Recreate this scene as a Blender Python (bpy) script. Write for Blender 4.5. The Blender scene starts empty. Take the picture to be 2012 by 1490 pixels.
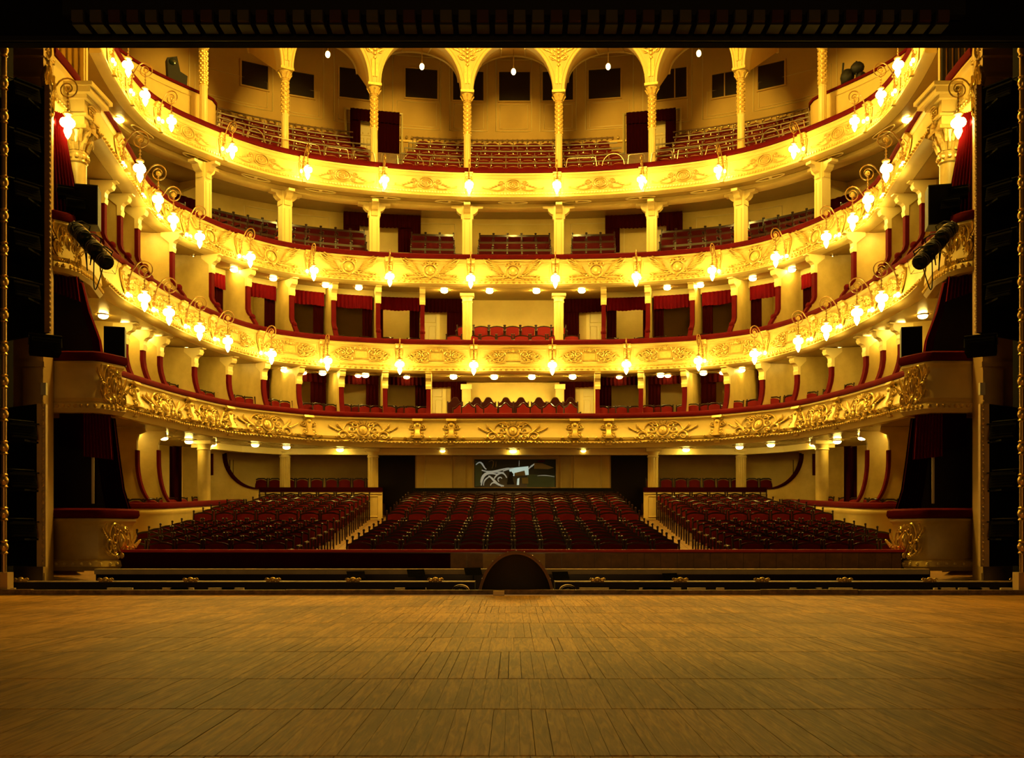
import bpy, math, random
import numpy as np
from math import pi, sin, cos, sqrt
random.seed(7)
C = bpy.context.scene.collection
F, CX, HY, CH = 2030.0, 1008.0, 1056.0, 0.9      # focal length in pixels, vanishing point, eye height


def XX(px, D): return (px - CX) / F * D
def ZZ(py, D): return CH + (HY - py) / F * D


# ---------------------------------------------------------------- materials
def new_mat(name):
    m = bpy.data.materials.new(name); m.use_nodes = True
    nt = m.node_tree
    return m, nt, nt.nodes['Principled BSDF']


def mat(name, col, rough=.5, metal=0., noise=0., nscale=3., col2=None, bump=0., bscale=20., sheen=0., coat=0., spec=.5):
    m, nt, b = new_mat(name)
    b.inputs['Base Color'].default_value = (*col, 1)
    b.inputs['Roughness'].default_value = rough
    b.inputs['Metallic'].default_value = metal
    b.inputs['Specular IOR Level'].default_value = spec
    if sheen:
        b.inputs['Sheen Weight'].default_value = sheen
        b.inputs['Sheen Roughness'].default_value = .4
        b.inputs['Sheen Tint'].default_value = (1, .5, .4, 1)
    if coat:
        b.inputs['Coat Weight'].default_value = coat
        b.inputs['Coat Roughness'].default_value = .12
    tc = None
    if noise or bump:
        tc = nt.nodes.new('ShaderNodeTexCoord')
    if noise:
        n = nt.nodes.new('ShaderNodeTexNoise'); n.inputs['Scale'].default_value = nscale
        n.inputs['Detail'].default_value = 5; n.inputs['Roughness'].default_value = .6
        nt.links.new(tc.outputs['Object'], n.inputs['Vector'])
        r = nt.nodes.new('ShaderNodeValToRGB')
        c2 = col2 or tuple(c * (1 - noise) for c in col)
        r.color_ramp.elements[0].position = .32; r.color_ramp.elements[0].color = (*c2, 1)
        r.color_ramp.elements[1].position = .68; r.color_ramp.elements[1].color = (*col, 1)
        nt.links.new(n.outputs['Fac'], r.inputs['Fac'])
        nt.links.new(r.outputs['Color'], b.inputs['Base Color'])
    if bump:
        n2 = nt.nodes.new('ShaderNodeTexNoise'); n2.inputs['Scale'].default_value = bscale
        n2.inputs['Detail'].default_value = 3
        nt.links.new(tc.outputs['Object'], n2.inputs['Vector'])
        bp = nt.nodes.new('ShaderNodeBump'); bp.inputs['Strength'].default_value = bump
        bp.inputs['Distance'].default_value = .02
        nt.links.new(n2.outputs['Fac'], bp.inputs['Height'])
        nt.links.new(bp.outputs['Normal'], b.inputs['Normal'])
    return m


def emit(name, col, s):
    m, nt, b = new_mat(name)
    b.inputs['Base Color'].default_value = (.8, .75, .6, 1)
    b.inputs['Emission Color'].default_value = (*col, 1)
    b.inputs['Emission Strength'].default_value = s
    return m


LC = (1.0, .70, .125)
M = {
    'cream': mat('cream_paint', (.80, .61, .22), .42, noise=.14, nscale=1.5),
    'trimc': mat('cream_trim', (.86, .69, .28), .38),
    'wall': mat('mottled_wall', (.84, .62, .19), .5, noise=1, nscale=.9, col2=(.70, .49, .13)),
    'panelw': mat('gallery_wall', (.72, .46, .12), .6, noise=.1, nscale=1.2),
    'marble': mat('faux_marble', (.66, .485, .15), .42, noise=1, nscale=2.2, col2=(.52, .365, .10)),
    'gilt': mat('gilt', (.86, .61, .19), .28, metal=.4, noise=.3, nscale=14),
    'giltl': mat('pale_gilt', (.86, .63, .20), .30, metal=.2, noise=.25, nscale=14),
    'giltd': mat('gilt_deep', (.78, .52, .16), .3, metal=.75, noise=.3, nscale=14),
    'velvet': mat('red_velvet', (.105, .003, .007), .9, spec=.08, noise=.25, nscale=2.5),
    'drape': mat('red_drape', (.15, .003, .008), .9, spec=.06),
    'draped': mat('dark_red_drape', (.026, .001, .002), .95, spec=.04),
    'seat': mat('red_upholstery', (.16, .005, .007), .7, spec=.12),
    'seats': mat('stalls_upholstery', (.12, .005, .006), .75, spec=.1),
    'liner': mat('hood_lining', (.075, .058, .04), .8),
    'wood': mat('dark_mahogany', (.022, .006, .003), .30, coat=.2, spec=.3),
    'woodm': mat('brown_wood', (.22, .10, .03), .5, noise=.4, nscale=6),
    'black': mat('black_metal', (.010, .009, .008), .6, spec=.3),
    'blackm': mat('black_cloth', (.005, .0045, .004), .95, spec=.1),
    'steel': mat('worn_steel', (.42, .36, .28), .35, metal=.8),
    'brownw': mat('brown_wall', (.28, .14, .05), .6, noise=.2, nscale=2),
    'proscen': mat('proscenium_paint', (.56, .38, .16), .5, noise=.15, nscale=1.6),
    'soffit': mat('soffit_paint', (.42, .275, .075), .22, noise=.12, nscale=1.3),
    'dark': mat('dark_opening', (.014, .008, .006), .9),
    'carpet': mat('stalls_floor', (.30, .17, .055), .6, noise=.3, nscale=5),
    'kerb': mat('stained_kerb', (.27, .17, .075), .6, noise=.75, nscale=9),
    'grey': mat('grey_ledge', (.85, .70, .44), .6, noise=.2, nscale=4),
    'globe': emit('opal_globe_glow', LC, 66.0),
    'lens': emit('ceiling_lens_glow', LC, 78.0),
    'lensd': emit('dim_ceiling_lens_glow', LC, 56.0),
    'lensb': emit('deep_ceiling_lens_glow', LC, 360.0),
    'flame': emit('small_bulb_glow', LC, 30.0),
    'bulb': emit('pendant_bulb_glow', (1, .7, .16), 16.0),
    'strip': mat('bright_red_velvet', (.5, .015, .03), .6),
    'white': mat('white_paint', (.75, .7, .55), .5),
    'doorc': mat('door_paint', (.80, .66, .36), .45),
    'palerefl': emit('pale_reflection_glow', (.62, .95, .85), .45),  # glow imitates the bright part of the reflection in the rear glass
    'strokerefl': emit('reflection_line_glow', (.55, .70, .62), .24),  # same imitation, for the thin reflected lines
    'glass': mat('dark_glass', (.012, .020, .019), .12, spec=.25),
    'pglass': mat('window_dark', (.03, .018, .010), .25),
    'teal': mat('blue_grey_reflection', (.08, .13, .14), .5),
    'pale': mat('pale_reflection', (.62, .78, .70), .5),
    'palem': mat('reflection_stroke', (.42, .50, .44), .5),
    'tan': mat('tan_reflection', (.30, .24, .13), .5),
    'gelc': mat('cream_gel', (.06, .052, .033), .6),
    'gelr': mat('red_gel', (.04, .007, .005), .6),
    'gelo': mat('amber_gel', (.045, .016, .005), .6),
    'wire': mat('bronze', (.42, .26, .09), .35, metal=.7),
}


def plank_soffit():
    m = M['soffit']; nt = m.node_tree; b = nt.nodes['Principled BSDF']
    tc = nt.nodes.new('ShaderNodeTexCoord')
    w = nt.nodes.new('ShaderNodeTexWave'); w.bands_direction = 'Y'; w.inputs['Scale'].default_value = 1.1
    w.inputs['Distortion'].default_value = .6; w.wave_profile = 'SAW'
    nt.links.new(tc.outputs['Object'], w.inputs['Vector'])
    bp = nt.nodes.new('ShaderNodeBump'); bp.inputs['Strength'].default_value = .25; bp.inputs['Distance'].default_value = .02
    nt.links.new(w.outputs['Fac'], bp.inputs['Height'])
    nt.links.new(bp.outputs['Normal'], b.inputs['Normal'])


plank_soffit()


def stage_wood():
    m, nt, b = new_mat('stage_boards')
    at = nt.nodes.new('ShaderNodeAttribute'); at.attribute_name = 'tone'
    tc = nt.nodes.new('ShaderNodeTexCoord')
    add = nt.nodes.new('ShaderNodeVectorMath'); add.operation = 'ADD'
    nt.links.new(tc.outputs['Object'], add.inputs[0]); nt.links.new(at.outputs['Vector'], add.inputs[1])
    mp = nt.nodes.new('ShaderNodeMapping'); mp.inputs['Scale'].default_value = (14, 1.1, 1)
    nt.links.new(add.outputs[0], mp.inputs['Vector'])
    n = nt.nodes.new('ShaderNodeTexNoise'); n.inputs['Scale'].default_value = 2.2; n.inputs['Detail'].default_value = 6
    n.inputs['Distortion'].default_value = 1.2
    nt.links.new(mp.outputs[0], n.inputs['Vector'])
    big = nt.nodes.new('ShaderNodeTexNoise'); big.inputs['Scale'].default_value = .55; big.inputs['Detail'].default_value = 4
    nt.links.new(tc.outputs['Object'], big.inputs['Vector'])
    # tone of a board = its own random shade + grain + wear
    sep = nt.nodes.new('ShaderNodeSeparateXYZ'); nt.links.new(at.outputs['Vector'], sep.inputs[0])
    m1 = nt.nodes.new('ShaderNodeMath'); m1.operation = 'MULTIPLY_ADD'; m1.inputs[1].default_value = 1.0; m1.inputs[2].default_value = -.34
    nt.links.new(n.outputs['Fac'], m1.inputs[0])
    m2 = nt.nodes.new('ShaderNodeMath'); m2.operation = 'MULTIPLY_ADD'; m2.inputs[1].default_value = .2
    nt.links.new(sep.outputs['X'], m2.inputs[0]); nt.links.new(m1.outputs[0], m2.inputs[2])
    m3 = nt.nodes.new('ShaderNodeMath'); m3.operation = 'MULTIPLY_ADD'; m3.inputs[1].default_value = 1.0
    nt.links.new(big.outputs['Fac'], m3.inputs[0]); nt.links.new(m2.outputs[0], m3.inputs[2])
    r = nt.nodes.new('ShaderNodeValToRGB')
    e = r.color_ramp.elements
    e[0].position = .35; e[0].color = (.13, .060, .012, 1)
    e[1].position = 1.05; e[1].color = (.58, .31, .056, 1)
    x = e.new(.7); x.color = (.31, .162, .028, 1)
    nt.links.new(m3.outputs[0], r.inputs['Fac'])
    nt.links.new(r.outputs['Color'], b.inputs['Base Color'])
    b.inputs['Roughness'].default_value = .55
    b.inputs['Specular IOR Level'].default_value = .17
    bp = nt.nodes.new('ShaderNodeBump'); bp.inputs['Strength'].default_value = .3; bp.inputs['Distance'].default_value = .01
    nt.links.new(n.outputs['Fac'], bp.inputs['Height']); nt.links.new(bp.outputs['Normal'], b.inputs['Normal'])
    return m


M['stage'] = stage_wood()


# ---------------------------------------------------------------- mesh helper
class MB:
    def __init__(s): s.v = []; s.f = []

    def add(s, vs, fs):
        o = len(s.v); s.v.extend(tuple(p) for p in vs); s.f.extend(tuple(i + o for i in f) for f in fs); return s

    def box(s, x0, x1, y0, y1, z0, z1):
        return s.add([(x0, y0, z0), (x1, y0, z0), (x1, y1, z0), (x0, y1, z0), (x0, y0, z1), (x1, y0, z1), (x1, y1, z1), (x0, y1, z1)],
                     [(0, 3, 2, 1), (4, 5, 6, 7), (0, 1, 5, 4), (1, 2, 6, 5), (2, 3, 7, 6), (3, 0, 4, 7)])

    def cbox(s, c, sz, fn=None):
        b = MB().box(-sz[0] / 2, sz[0] / 2, -sz[1] / 2, sz[1] / 2, -sz[2] / 2, sz[2] / 2)
        vs = [(x + c[0], y + c[1], z + c[2]) for x, y, z in ([fn(*p) for p in b.v] if fn else b.v)]
        return s.add(vs, b.f)

    def tube(s, pts, r, n=6, cap=True, closed=False):
        P = np.array(pts, float); k = len(P)
        R = np.full(k, r) if np.isscalar(r) else np.array(r, float)
        T = np.gradient(P, axis=0)
        if closed:
            T = np.roll(P, -1, 0) - np.roll(P, 1, 0)
        T /= (np.linalg.norm(T, axis=1)[:, None] + 1e-12)
        ref = np.array([0, 0, 1.0]) if abs(T[0][2]) < .9 else np.array([1.0, 0, 0])
        vs = []; u = ref - T[0] * ref.dot(T[0]); u /= np.linalg.norm(u)
        for i in range(k):
            u = u - T[i] * u.dot(T[i]); nu = np.linalg.norm(u)
            if nu < 1e-6:
                u = np.cross(T[i], [0.3, .5, .8]); nu = np.linalg.norm(u)
            u /= nu; w = np.cross(T[i], u)
            for j in range(n):
                a = 2 * pi * j / n
                vs.append(tuple(P[i] + R[i] * (cos(a) * u + sin(a) * w)))
        fs = []
        for i in range(k if closed else k - 1):
            i2 = (i + 1) % k
            for j in range(n):
                fs.append((i * n + j, i * n + (j + 1) % n, i2 * n + (j + 1) % n, i2 * n + j))
        if cap and not closed:
            fs.append(tuple(range(n - 1, -1, -1))); fs.append(tuple((k - 1) * n + j for j in range(n)))
        return s.add(vs, fs)

    def lathe(s, prof, c=(0, 0, 0), n=16, a0=0., a1=2 * pi, flute=0, fd=0.):
        full = abs(a1 - a0 - 2 * pi) < 1e-6
        m = n if full else n + 1
        vs = []
        for r, z in prof:
            for j in range(m):
                a = a0 + (a1 - a0) * j / n
                rr = r * (1 - fd * (j % 2)) if flute else r
                vs.append((c[0] + rr * cos(a), c[1] + rr * sin(a), c[2] + z))
        fs = []
        for i in range(len(prof) - 1):
            for j in range(n):
                j2 = (j + 1) % m
                fs.append((i * m + j, i * m + j2, (i + 1) * m + j2, (i + 1) * m + j))
        if full:
            fs.append(tuple(range(m - 1, -1, -1))); fs.append(tuple((len(prof) - 1) * m + j for j in range(m)))
        return s.add(vs, fs)

    def ball(s, c, r, n=8, k=5, sc=(1, 1, 1)):
        vs = [(c[0], c[1], c[2] - r * sc[2])]
        for i in range(1, k):
            t = -pi / 2 + pi * i / k
            for j in range(n):
                a = 2 * pi * j / n
                vs.append((c[0] + r * sc[0] * cos(t) * cos(a), c[1] + r * sc[1] * cos(t) * sin(a), c[2] + r * sc[2] * sin(t)))
        vs.append((c[0], c[1], c[2] + r * sc[2]))
        fs = [(0, 1 + (j + 1) % n, 1 + j) for j in range(n)]
        for i in range(k - 2):
            for j in range(n):
                fs.append((1 + i * n + j, 1 + i * n + (j + 1) % n, 1 + (i + 1) * n + (j + 1) % n, 1 + (i + 1) * n + j))
        top = len(vs) - 1
        fs += [(1 + (k - 2) * n + j, 1 + (k - 2) * n + (j + 1) % n, top) for j in range(n)]
        return s.add(vs, fs)

    def prism(s, poly, fn, t0, t1):
        """poly = [(a, b)], extruded from t0 to t1; fn(a, b, t) -> xyz"""
        n = len(poly)
        vs = [fn(a, b, t0) for a, b in poly] + [fn(a, b, t1) for a, b in poly]
        fs = [tuple(range(n - 1, -1, -1)), tuple(range(n, 2 * n))]
        fs += [(i, (i + 1) % n, n + (i + 1) % n, n + i) for i in range(n)]
        return s.add(vs, fs)

    def strip(s, rows, closed_v=False):
        """rows = list of equal-length point rows"""
        m = len(rows[0]); vs = [p for r in rows for p in r]; fs = []
        for i in range(len(rows) - 1):
            for j in range(m if closed_v else m - 1):
                j2 = (j + 1) % m
                fs.append((i * m + j, i * m + j2, (i + 1) * m + j2, (i + 1) * m + j))
        if closed_v:
            fs.append(tuple(range(m - 1, -1, -1))); fs.append(tuple((len(rows) - 1) * m + j for j in range(m)))
        return s.add(vs, fs)

    def map(s, fn, start=0):
        s.v[start:] = [tuple(fn(*p)) for p in s.v[start:]]; return s

    def mesh(s, name, m, smooth=True, ang=40):
        me = bpy.data.meshes.new(name); me.from_pydata([tuple(map(float, p)) for p in s.v], [], s.f); me.update()
        if m is not None: me.materials.append(m)
        if smooth:
            me.polygons.foreach_set('use_smooth', [True] * len(me.polygons))
            me.set_sharp_from_angle(angle=math.radians(ang))
        return me

    def build(s, name, m, parent=None, loc=(0, 0, 0), smooth=True, ang=40, world=False):
        o = bpy.data.objects.new(name, s.mesh(name, m, smooth, ang)); C.objects.link(o); o.location = loc
        if parent is not None:
            o.parent = parent
            if world: o.location = (-parent.location.x, -parent.location.y, -parent.location.z)
        return o


def tag(o, label, cat, group=None, kind=None):
    o['label'] = label; o['category'] = cat
    if group: o['group'] = group
    if kind: o['kind'] = kind
    nw = len(label.split())
    if nw < 4 or nw > 16: print('LABEL LENGTH', nw, label)
    return o


def thing(name, label, cat, loc=(0, 0, 0), rz=0., group=None, kind=None):
    o = bpy.data.objects.new(name, None); C.objects.link(o); o.empty_display_size = .1
    o.location = loc; o.rotation_euler = (0, 0, rz)
    return tag(o, label, cat, group, kind)


KIDS = {}
def proto(build):
    """build(root) makes the parts under a root once; the recipe of meshes is then reused by obj copies"""
    return build


class Kind:
    """One sort of repeated thing: parts made once, every later one is an obj.copy of each part."""
    def __init__(s, name, cat, group, maker):
        s.name, s.cat, s.group, s.maker, s.first = name, cat, group, maker, None

    def place(s, label, loc, rz=0., sc=1., group=None):
        r = thing(s.name, label, s.cat, loc, rz, group or s.group)
        if sc != 1.: r.scale = (sc, sc, sc)
        if s.first is None:
            s.first = s.maker(r)          # list of (part, [sub-parts])
        else:
            for p, subs in s.first:
                c = p.copy(); C.objects.link(c); c.parent = r
                for q in subs:
                    d = q.copy(); C.objects.link(d); d.parent = c
        return r


ORD = ['zeroth', 'first', 'second', 'third', 'fourth', 'fifth', 'sixth', 'seventh', 'eighth', 'ninth', 'tenth', 'eleventh', 'twelfth',
       'thirteenth', 'fourteenth', 'fifteenth', 'sixteenth', 'seventeenth', 'eighteenth', 'nineteenth', 'twentieth', 'twenty-first',
       'twenty-second', 'twenty-third', 'twenty-fourth', 'twenty-fifth', 'twenty-sixth', 'twenty-seventh', 'twenty-eighth', 'twenty-ninth', 'thirtieth']
ORD += ['thirty-' + o for o in ORD[1:10]] + ['fortieth'] + ['forty-' + o for o in ORD[1:10]] + ['fiftieth'] + ['fifty-' + o for o in ORD[1:10]] + ['sixtieth']
SIDE = {-1: 'left', 1: 'right'}


# ---------------------------------------------------------------- horseshoe curves
class Curve:
    def __init__(s, half):
        P = [(-x, y) for x, y in reversed(half[1:])] + list(half)
        P = np.array(P, float); n = len(P); out = []
        Q = np.vstack([2 * P[0] - P[1], P, 2 * P[-1] - P[-2]])
        for i in range(n - 1):
            p0, p1, p2, p3 = Q[i], Q[i + 1], Q[i + 2], Q[i + 3]
            for t in np.linspace(0, 1, 40, endpoint=False):
                out.append(.5 * ((2 * p1) + (p2 - p0) * t + (2 * p0 - 5 * p1 + 4 * p2 - p3) * t * t + (3 * p1 - p0 - 3 * p2 + p3) * t ** 3))
        out.append(P[-1]); out = np.array(out)
        L = np.r_[0, np.cumsum(np.linalg.norm(np.diff(out, axis=0), axis=1))]
        N = int(L[-1] / .05); u = np.linspace(0, L[-1], N)
        s.p = np.c_[np.interp(u, L, out[:, 0]), np.interp(u, L, out[:, 1])]
        T = np.gradient(s.p, axis=0)
        k = 25; ker = np.ones(2 * k + 1) / (2 * k + 1)
        T = np.c_[np.convolve(np.pad(T[:, 0], k, 'edge'), ker, 'valid'), np.convolve(np.pad(T[:, 1], k, 'edge'), ker, 'valid')]
        s.t = T / np.linalg.norm(T, axis=1)[:, None]
        s.u = u - L[-1] / 2; s.S = L[-1] / 2

    def frame(s, q):
        e = max(0, abs(q) - s.S) * (1 if q > 0 else -1)
        x = np.interp(q, s.u, s.p[:, 0]); y = np.interp(q, s.u, s.p[:, 1])
        tx = np.interp(q, s.u, s.t[:, 0]); ty = np.interp(q, s.u, s.t[:, 1])
        l = sqrt(tx * tx + ty * ty); tx /= l; ty /= l
        return x + e * tx, y + e * ty, tx, ty

    def pos(s, q, off=0., z=0.):
        x, y, tx, ty = s.frame(q)
        return (x - ty * off, y + tx * off, z)

    def rot(s, q):
        """rotation that turns local x to the tangent and local -y towards the hall"""
        x, y, tx, ty = s.frame(q)
        return math.atan2(ty, tx)

    def at(s, px, off=0.):
        lo, hi = -s.S - 1, s.S + 1
        for _ in range(50):
            mid = (lo + hi) / 2; x, y, _z = s.pos(mid, off)
            if CX + F * x / y < px: lo = mid
            else: hi = mid
        return (lo + hi) / 2

    def sweep(s, prof, s0, s1, step=.25, closed=False, mb=None):
        n = max(2, int((s1 - s0) / step) + 1)
        rows = [[s.pos(q, o, z) for o, z in prof] for q in np.linspace(s0, s1, n)]
        return (mb or MB()).strip(rows, closed_v=closed)


C4 = Curve([(0, 35.6), (2.1, 35.5), (4.07, 35.15), (6.1, 34.5), (7.6, 33.65), (8.6, 32.7), (9.4, 31.6), (10.05, 30.5), (10.4, 29.4), (10.47, 28.3), (10.4, 27.2), (10.25, 26.0), (10.05, 24.8)])
C3 = Curve([(0, 35.6), (2.1, 35.55), (4.1, 35.35), (6.15, 34.8), (7.65, 33.93), (8.6, 32.8), (9.3, 31.4), (9.8, 29.9), (9.95, 28.4), (9.82, 26.95), (9.6, 25.5), (9.4, 24.1), (9.25, 23.0)])
C2 = Curve([(0, 35.6), (2.1, 35.55), (4.1, 35.38), (6.1, 34.8), (7.4, 34.0), (8.25, 33.0), (8.85, 31.5), (9.2, 29.9), (9.42, 28.05), (9.52, 26.2), (9.55, 24.65), (9.4, 23.4)])
C1 = Curve([(0, 35.0), (2.1, 35.05), (3.6, 35.0), (6.1, 34.4), (7.7, 33.1), (8.75, 31.7), (9.35, 29.7), (9.65, 28.1), (9.82, 26.8), (9.9, 25.6), (9.9, 24.4)])
K = {1: 0., 2: .09, 3: .1, 4: .13}             # the tiers' undersides rise towards the back walls
TIER = {1: dict(c=C1, z=4.93, b=3.93, name='lowest tier'), 2: dict(c=C2, z=7.52, b=6.53, name='second tier'),
        3: dict(c=C3, z=10.46, b=9.51, name='third tier'), 4: dict(c=C4, z=13.43, b=12.53, name='top tier')}
CHAND = 6600.0
STAGE_FILL = 520.0
EXPO = 0.0
# ---------------------------------------------------------------- relief ornament (u right, v up, w out of the surface)
def scroll(mb, cu, cv, r0, r1, a0, turns, rad, w=.03, n=14, taper=.55, k=5):
    pts = []
    for i in range(n + 1):
        t = i / n; a = a0 + turns * 2 * pi * t; r = r0 + (r1 - r0) * t
        pts.append((cu + r * cos(a), cv + r * sin(a), w + .02 * t))
    mb.tube(pts, [rad * (1 - (1 - taper) * i / n) for i in range(n + 1)], k)


def leaf(mb, u, v, ln, wd, ang, w=.02, th=.03):
    st = len(mb.v); mb.ball((0, 0, 0), 1., 6, 4, (ln / 2, wd / 2, th))
    ca, sa = cos(ang), sin(ang)
    mb.map(lambda x, y, z: (u + (x + ln / 2) * ca - y * sa, v + (x + ln / 2) * sa + y * ca, w + z + .03 * (x / ln + .5)), st)


def curl(mb, pts, rad, k=5, n=10):
    """smooth tube through control points (u, v)"""
    P = np.array(pts, float); t = np.linspace(0, 1, len(P)); tt = np.linspace(0, 1, n)
    c = np.polyfit(t, P, min(3, len(P) - 1))
    Q = [sum(c[i] * x ** (len(c) - 1 - i) for i in range(len(c))) for x in tt]
    mb.tube([(q[0], q[1], .03) for q in Q], [rad * (1 - .4 * abs(2 * x - 1)) for x in tt], k)


def both(mb, fn):
    st = len(mb.v); fs = len(mb.f); fn(mb)
    vs = [(-x, y, z) for x, y, z in mb.v[st:]]; f2 = [tuple(i - st for i in f) for f in mb.f[fs:]]
    mb.add(vs, f2)


def cart_lowest():
    m = MB()
    m.ball((0, .02, .03), 1, 10, 6, (.12, .15, .07))
    m.ball((0, .03, .10), 1, 6, 4, (.025, .045, .02)); m.ball((.045, .06, .085), .016, 5, 4); m.ball((-.045, .06, .085), .016, 5, 4)
    m.tube([(.17 * cos(a), .01 + .2 * sin(a), .03) for a in np.linspace(0, 2 * pi, 20, endpoint=False)], .022, 5, closed=True)

    def half(m):
        scroll(m, .2, .17, .11, .03, 2.8, -1.3, .032); scroll(m, .3, .03, .13, .03, 2.2, 1.2, .030)
        scroll(m, .56, -.17, .16, .04, pi, -1.2, .036, n=16); scroll(m, .30, -.2, .10, .03, 0, 1.3, .034)
        curl(m, [(.15, -.25), (.35, -.3), (.6, -.3), (.78, -.2)], .032)
        curl(m, [(.2, -.12), (.32, -.2), (.5, -.05), (.62, .1)], .026)
        curl(m, [(.1, .26), (.3, .3), (.45, .2), (.52, .05)], .024)
        for i in range(9):
            a = .1 + i * .17; leaf(m, .38 + .04 * i, -.05 + .018 * i, .17, .055, a)
        for i in range(6):
            leaf(m, .6 + .05 * i, .02 + .01 * i, .14, .05, -.35 + .22 * i)
        for i in range(7):
            leaf(m, .1 + .07 * i, -.26 - .006 * i, .12, .05, -.9 + .2 * i)
        for i in range(5):
            leaf(m, .04 + .05 * i, .18, .16, .05, 1.5 - .28 * i)
    both(m, half); m.ball((0, -.26, .05), .06, 8, 5)
    for i in range(5): leaf(m, 0, .2, .14, .05, pi / 2 + (i - 2) * .35)
    return m


def cart_second():
    m = MB()
    m.box(-.15, .15, -.11, .11, 0, .03)
    m.tube([(-.17, -.13, .03), (.17, -.13, .03), (.17, .13, .03), (-.17, .13, .03)], .022, 4, closed=True)

    def half(m):
        scroll(m, .28, .08, .10, .02, pi, -1.4, .022); scroll(m, .30, -.12, .09, .02, pi, 1.4, .022)
        scroll(m, .48, .04, .10, .02, 3.6, -1.5, .02); scroll(m, .50, -.15, .08, .02, pi, 1.5, .02)
        scroll(m, .08, .2, .07, .02, -.5, 1.2, .02)
        curl(m, [(.18, -.2), (.35, -.24), (.5, -.23), (.66, -.12)], .02)
        curl(m, [(.2, .12), (.36, .2), (.5, .18), (.64, .08)], .018)
        for i in range(11):
            leaf(m, .22 + .045 * i, -.02 + .05 * sin(i * 2.1), .13, .045, -.9 + .22 * (i % 9))
        for i in range(7):
            leaf(m, .24 + .06 * i, .14 - .012 * i, .11, .04, 1.3 - .25 * i)
        for i in range(7):
            leaf(m, .2 + .06 * i, -.2, .1, .04, -.2 + .3 * (i % 4))
    both(m, half)
    for i in range(5): leaf(m, 0, .14, .17, .05, pi / 2 + (i - 2) * .4)
    m.ball((0, .19, .04), .05, 8, 5)
    return m


def cart_third():
    m = MB()
    m.ball((0, -.01, .02), 1, 10, 6, (.12, .17, .05))
    m.tube([(.17 * cos(a), -.01 + .22 * sin(a) - .03 * (sin(a) < -.9), .03) for a in np.linspace(0, 2 * pi, 22, endpoint=False)], .024, 5, closed=True)

    def half(m):
        scroll(m, .13, .22, .07, .02, 2.5, -1.2, .024); scroll(m, .2, -.2, .07, .02, 1.4, 1.3, .024)
        scroll(m, .62, -.24, .06, .02, 2.0, -1.3, .022)
        curl(m, [(.12, -.23), (.3, -.29), (.5, -.3), (.68, -.27)], .024)
        for i in range(8):
            leaf(m, .2 + .015 * i, -.1 + .03 * i, .2 + .045 * i, .045, .05 + .10 * i, th=.022)
        for i in range(5):
            leaf(m, .45 + .05 * i, .05 + .05 * i, .16, .045, .3 + .2 * i, th=.022)
        for i in range(5):
            leaf(m, .22 + .08 * i, -.2, .13, .045, .5 - .1 * i, th=.022)
    both(m, half)
    for i in range(3): leaf(m, 0, .2, .12, .06, pi / 2 + (i - 1) * .6)
    leaf(m, 0, -.2, .14, .07, -pi / 2)
    return m


def cart_top():
    m = MB()
    for r in (.19, .13):
        m.tube([(r * cos(a), r * sin(a), .02) for a in np.linspace(0, 2 * pi, 22, endpoint=False)], .018, 5, closed=True)
    scroll(m, 0, 0, .09, .02, 0, 1.6, .016)

    def half(m):
        scroll(m, .3, .05, .08, .02, pi, -1.4, .018); scroll(m, .27, -.09, .06, .015, 2.6, 1.4, .016)
        curl(m, [(.22, -.15), (.4, -.2), (.55, -.17), (.72, -.14)], .016)
        scroll(m, .74, -.11, .035, .012, -pi / 2, 1.2, .012)
        for i in range(4): leaf(m, .3 + .07 * i, -.02 - .03 * i, .1, .035, .5 - .2 * i, th=.018)
    both(m, half)
    return m


def cons_lowest():
    m = MB()
    m.box(-.13, .13, .34, .42, 0, .10); m.box(-.10, .10, .29, .34, 0, .07)
    m.strip([[(-w, v, .0), (-w * .7, v, d), (w * .7, v, d), (w, v, .0)] for v, w, d in
             ((.29, .06, .05), (.2, .11, .10), (.1, .10, .10), (-.05, .075, .08), (-.2, .10, .10), (-.3, .15, .10), (-.36, .12, .05))])
    m.ball((0, .2, .08), 1, 8, 5, (.07, .09, .06))

    def half(m):
        scroll(m, .13, .1, .09, .02, 1.8, -1.4, .024); scroll(m, .12, -.2, .10, .03, 1.2, 1.3, .026)
        curl(m, [(.05, -.33), (.16, -.36), (.28, -.33), (.36, -.36)], .03); scroll(m, .3, -.31, .05, .02, -1.5, 1.2, .022)
        for i in range(5): leaf(m, .05, .22 - .09 * i, .13, .05, .9 - .4 * i)
    both(m, half)
    m.box(-.08, .08, -.56, -.38, -.02, .06)
    return m


def cons_upper():
    m = MB()
    m.box(-.12, .12, .26, .38, 0, .06); m.box(-.14, .14, .34, .38, 0, .09)
    m.box(-.09, .09, -.34, .26, 0, .03)
    m.box(-.06, .06, -.48, -.36, 0, .09)

    def half(m):
        m.tube([(.11, .26, .02), (.13, .1, .03), (.09, -.1, .03), (.10, -.33, .03)], .015, 5)
        scroll(m, .05, .18, .05, .015, 0, 1.3, .018); scroll(m, .05, -.26, .05, .015, 0, -1.3, .018)
        for i in range(4): leaf(m, .02, .12 - .1 * i, .10, .04, .4 - .5 * (i % 2))
    both(m, half)
    for i in range(4): leaf(m, 0, .1 - .1 * i, .1, .05, -pi / 2, w=.04)
    return m


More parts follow.
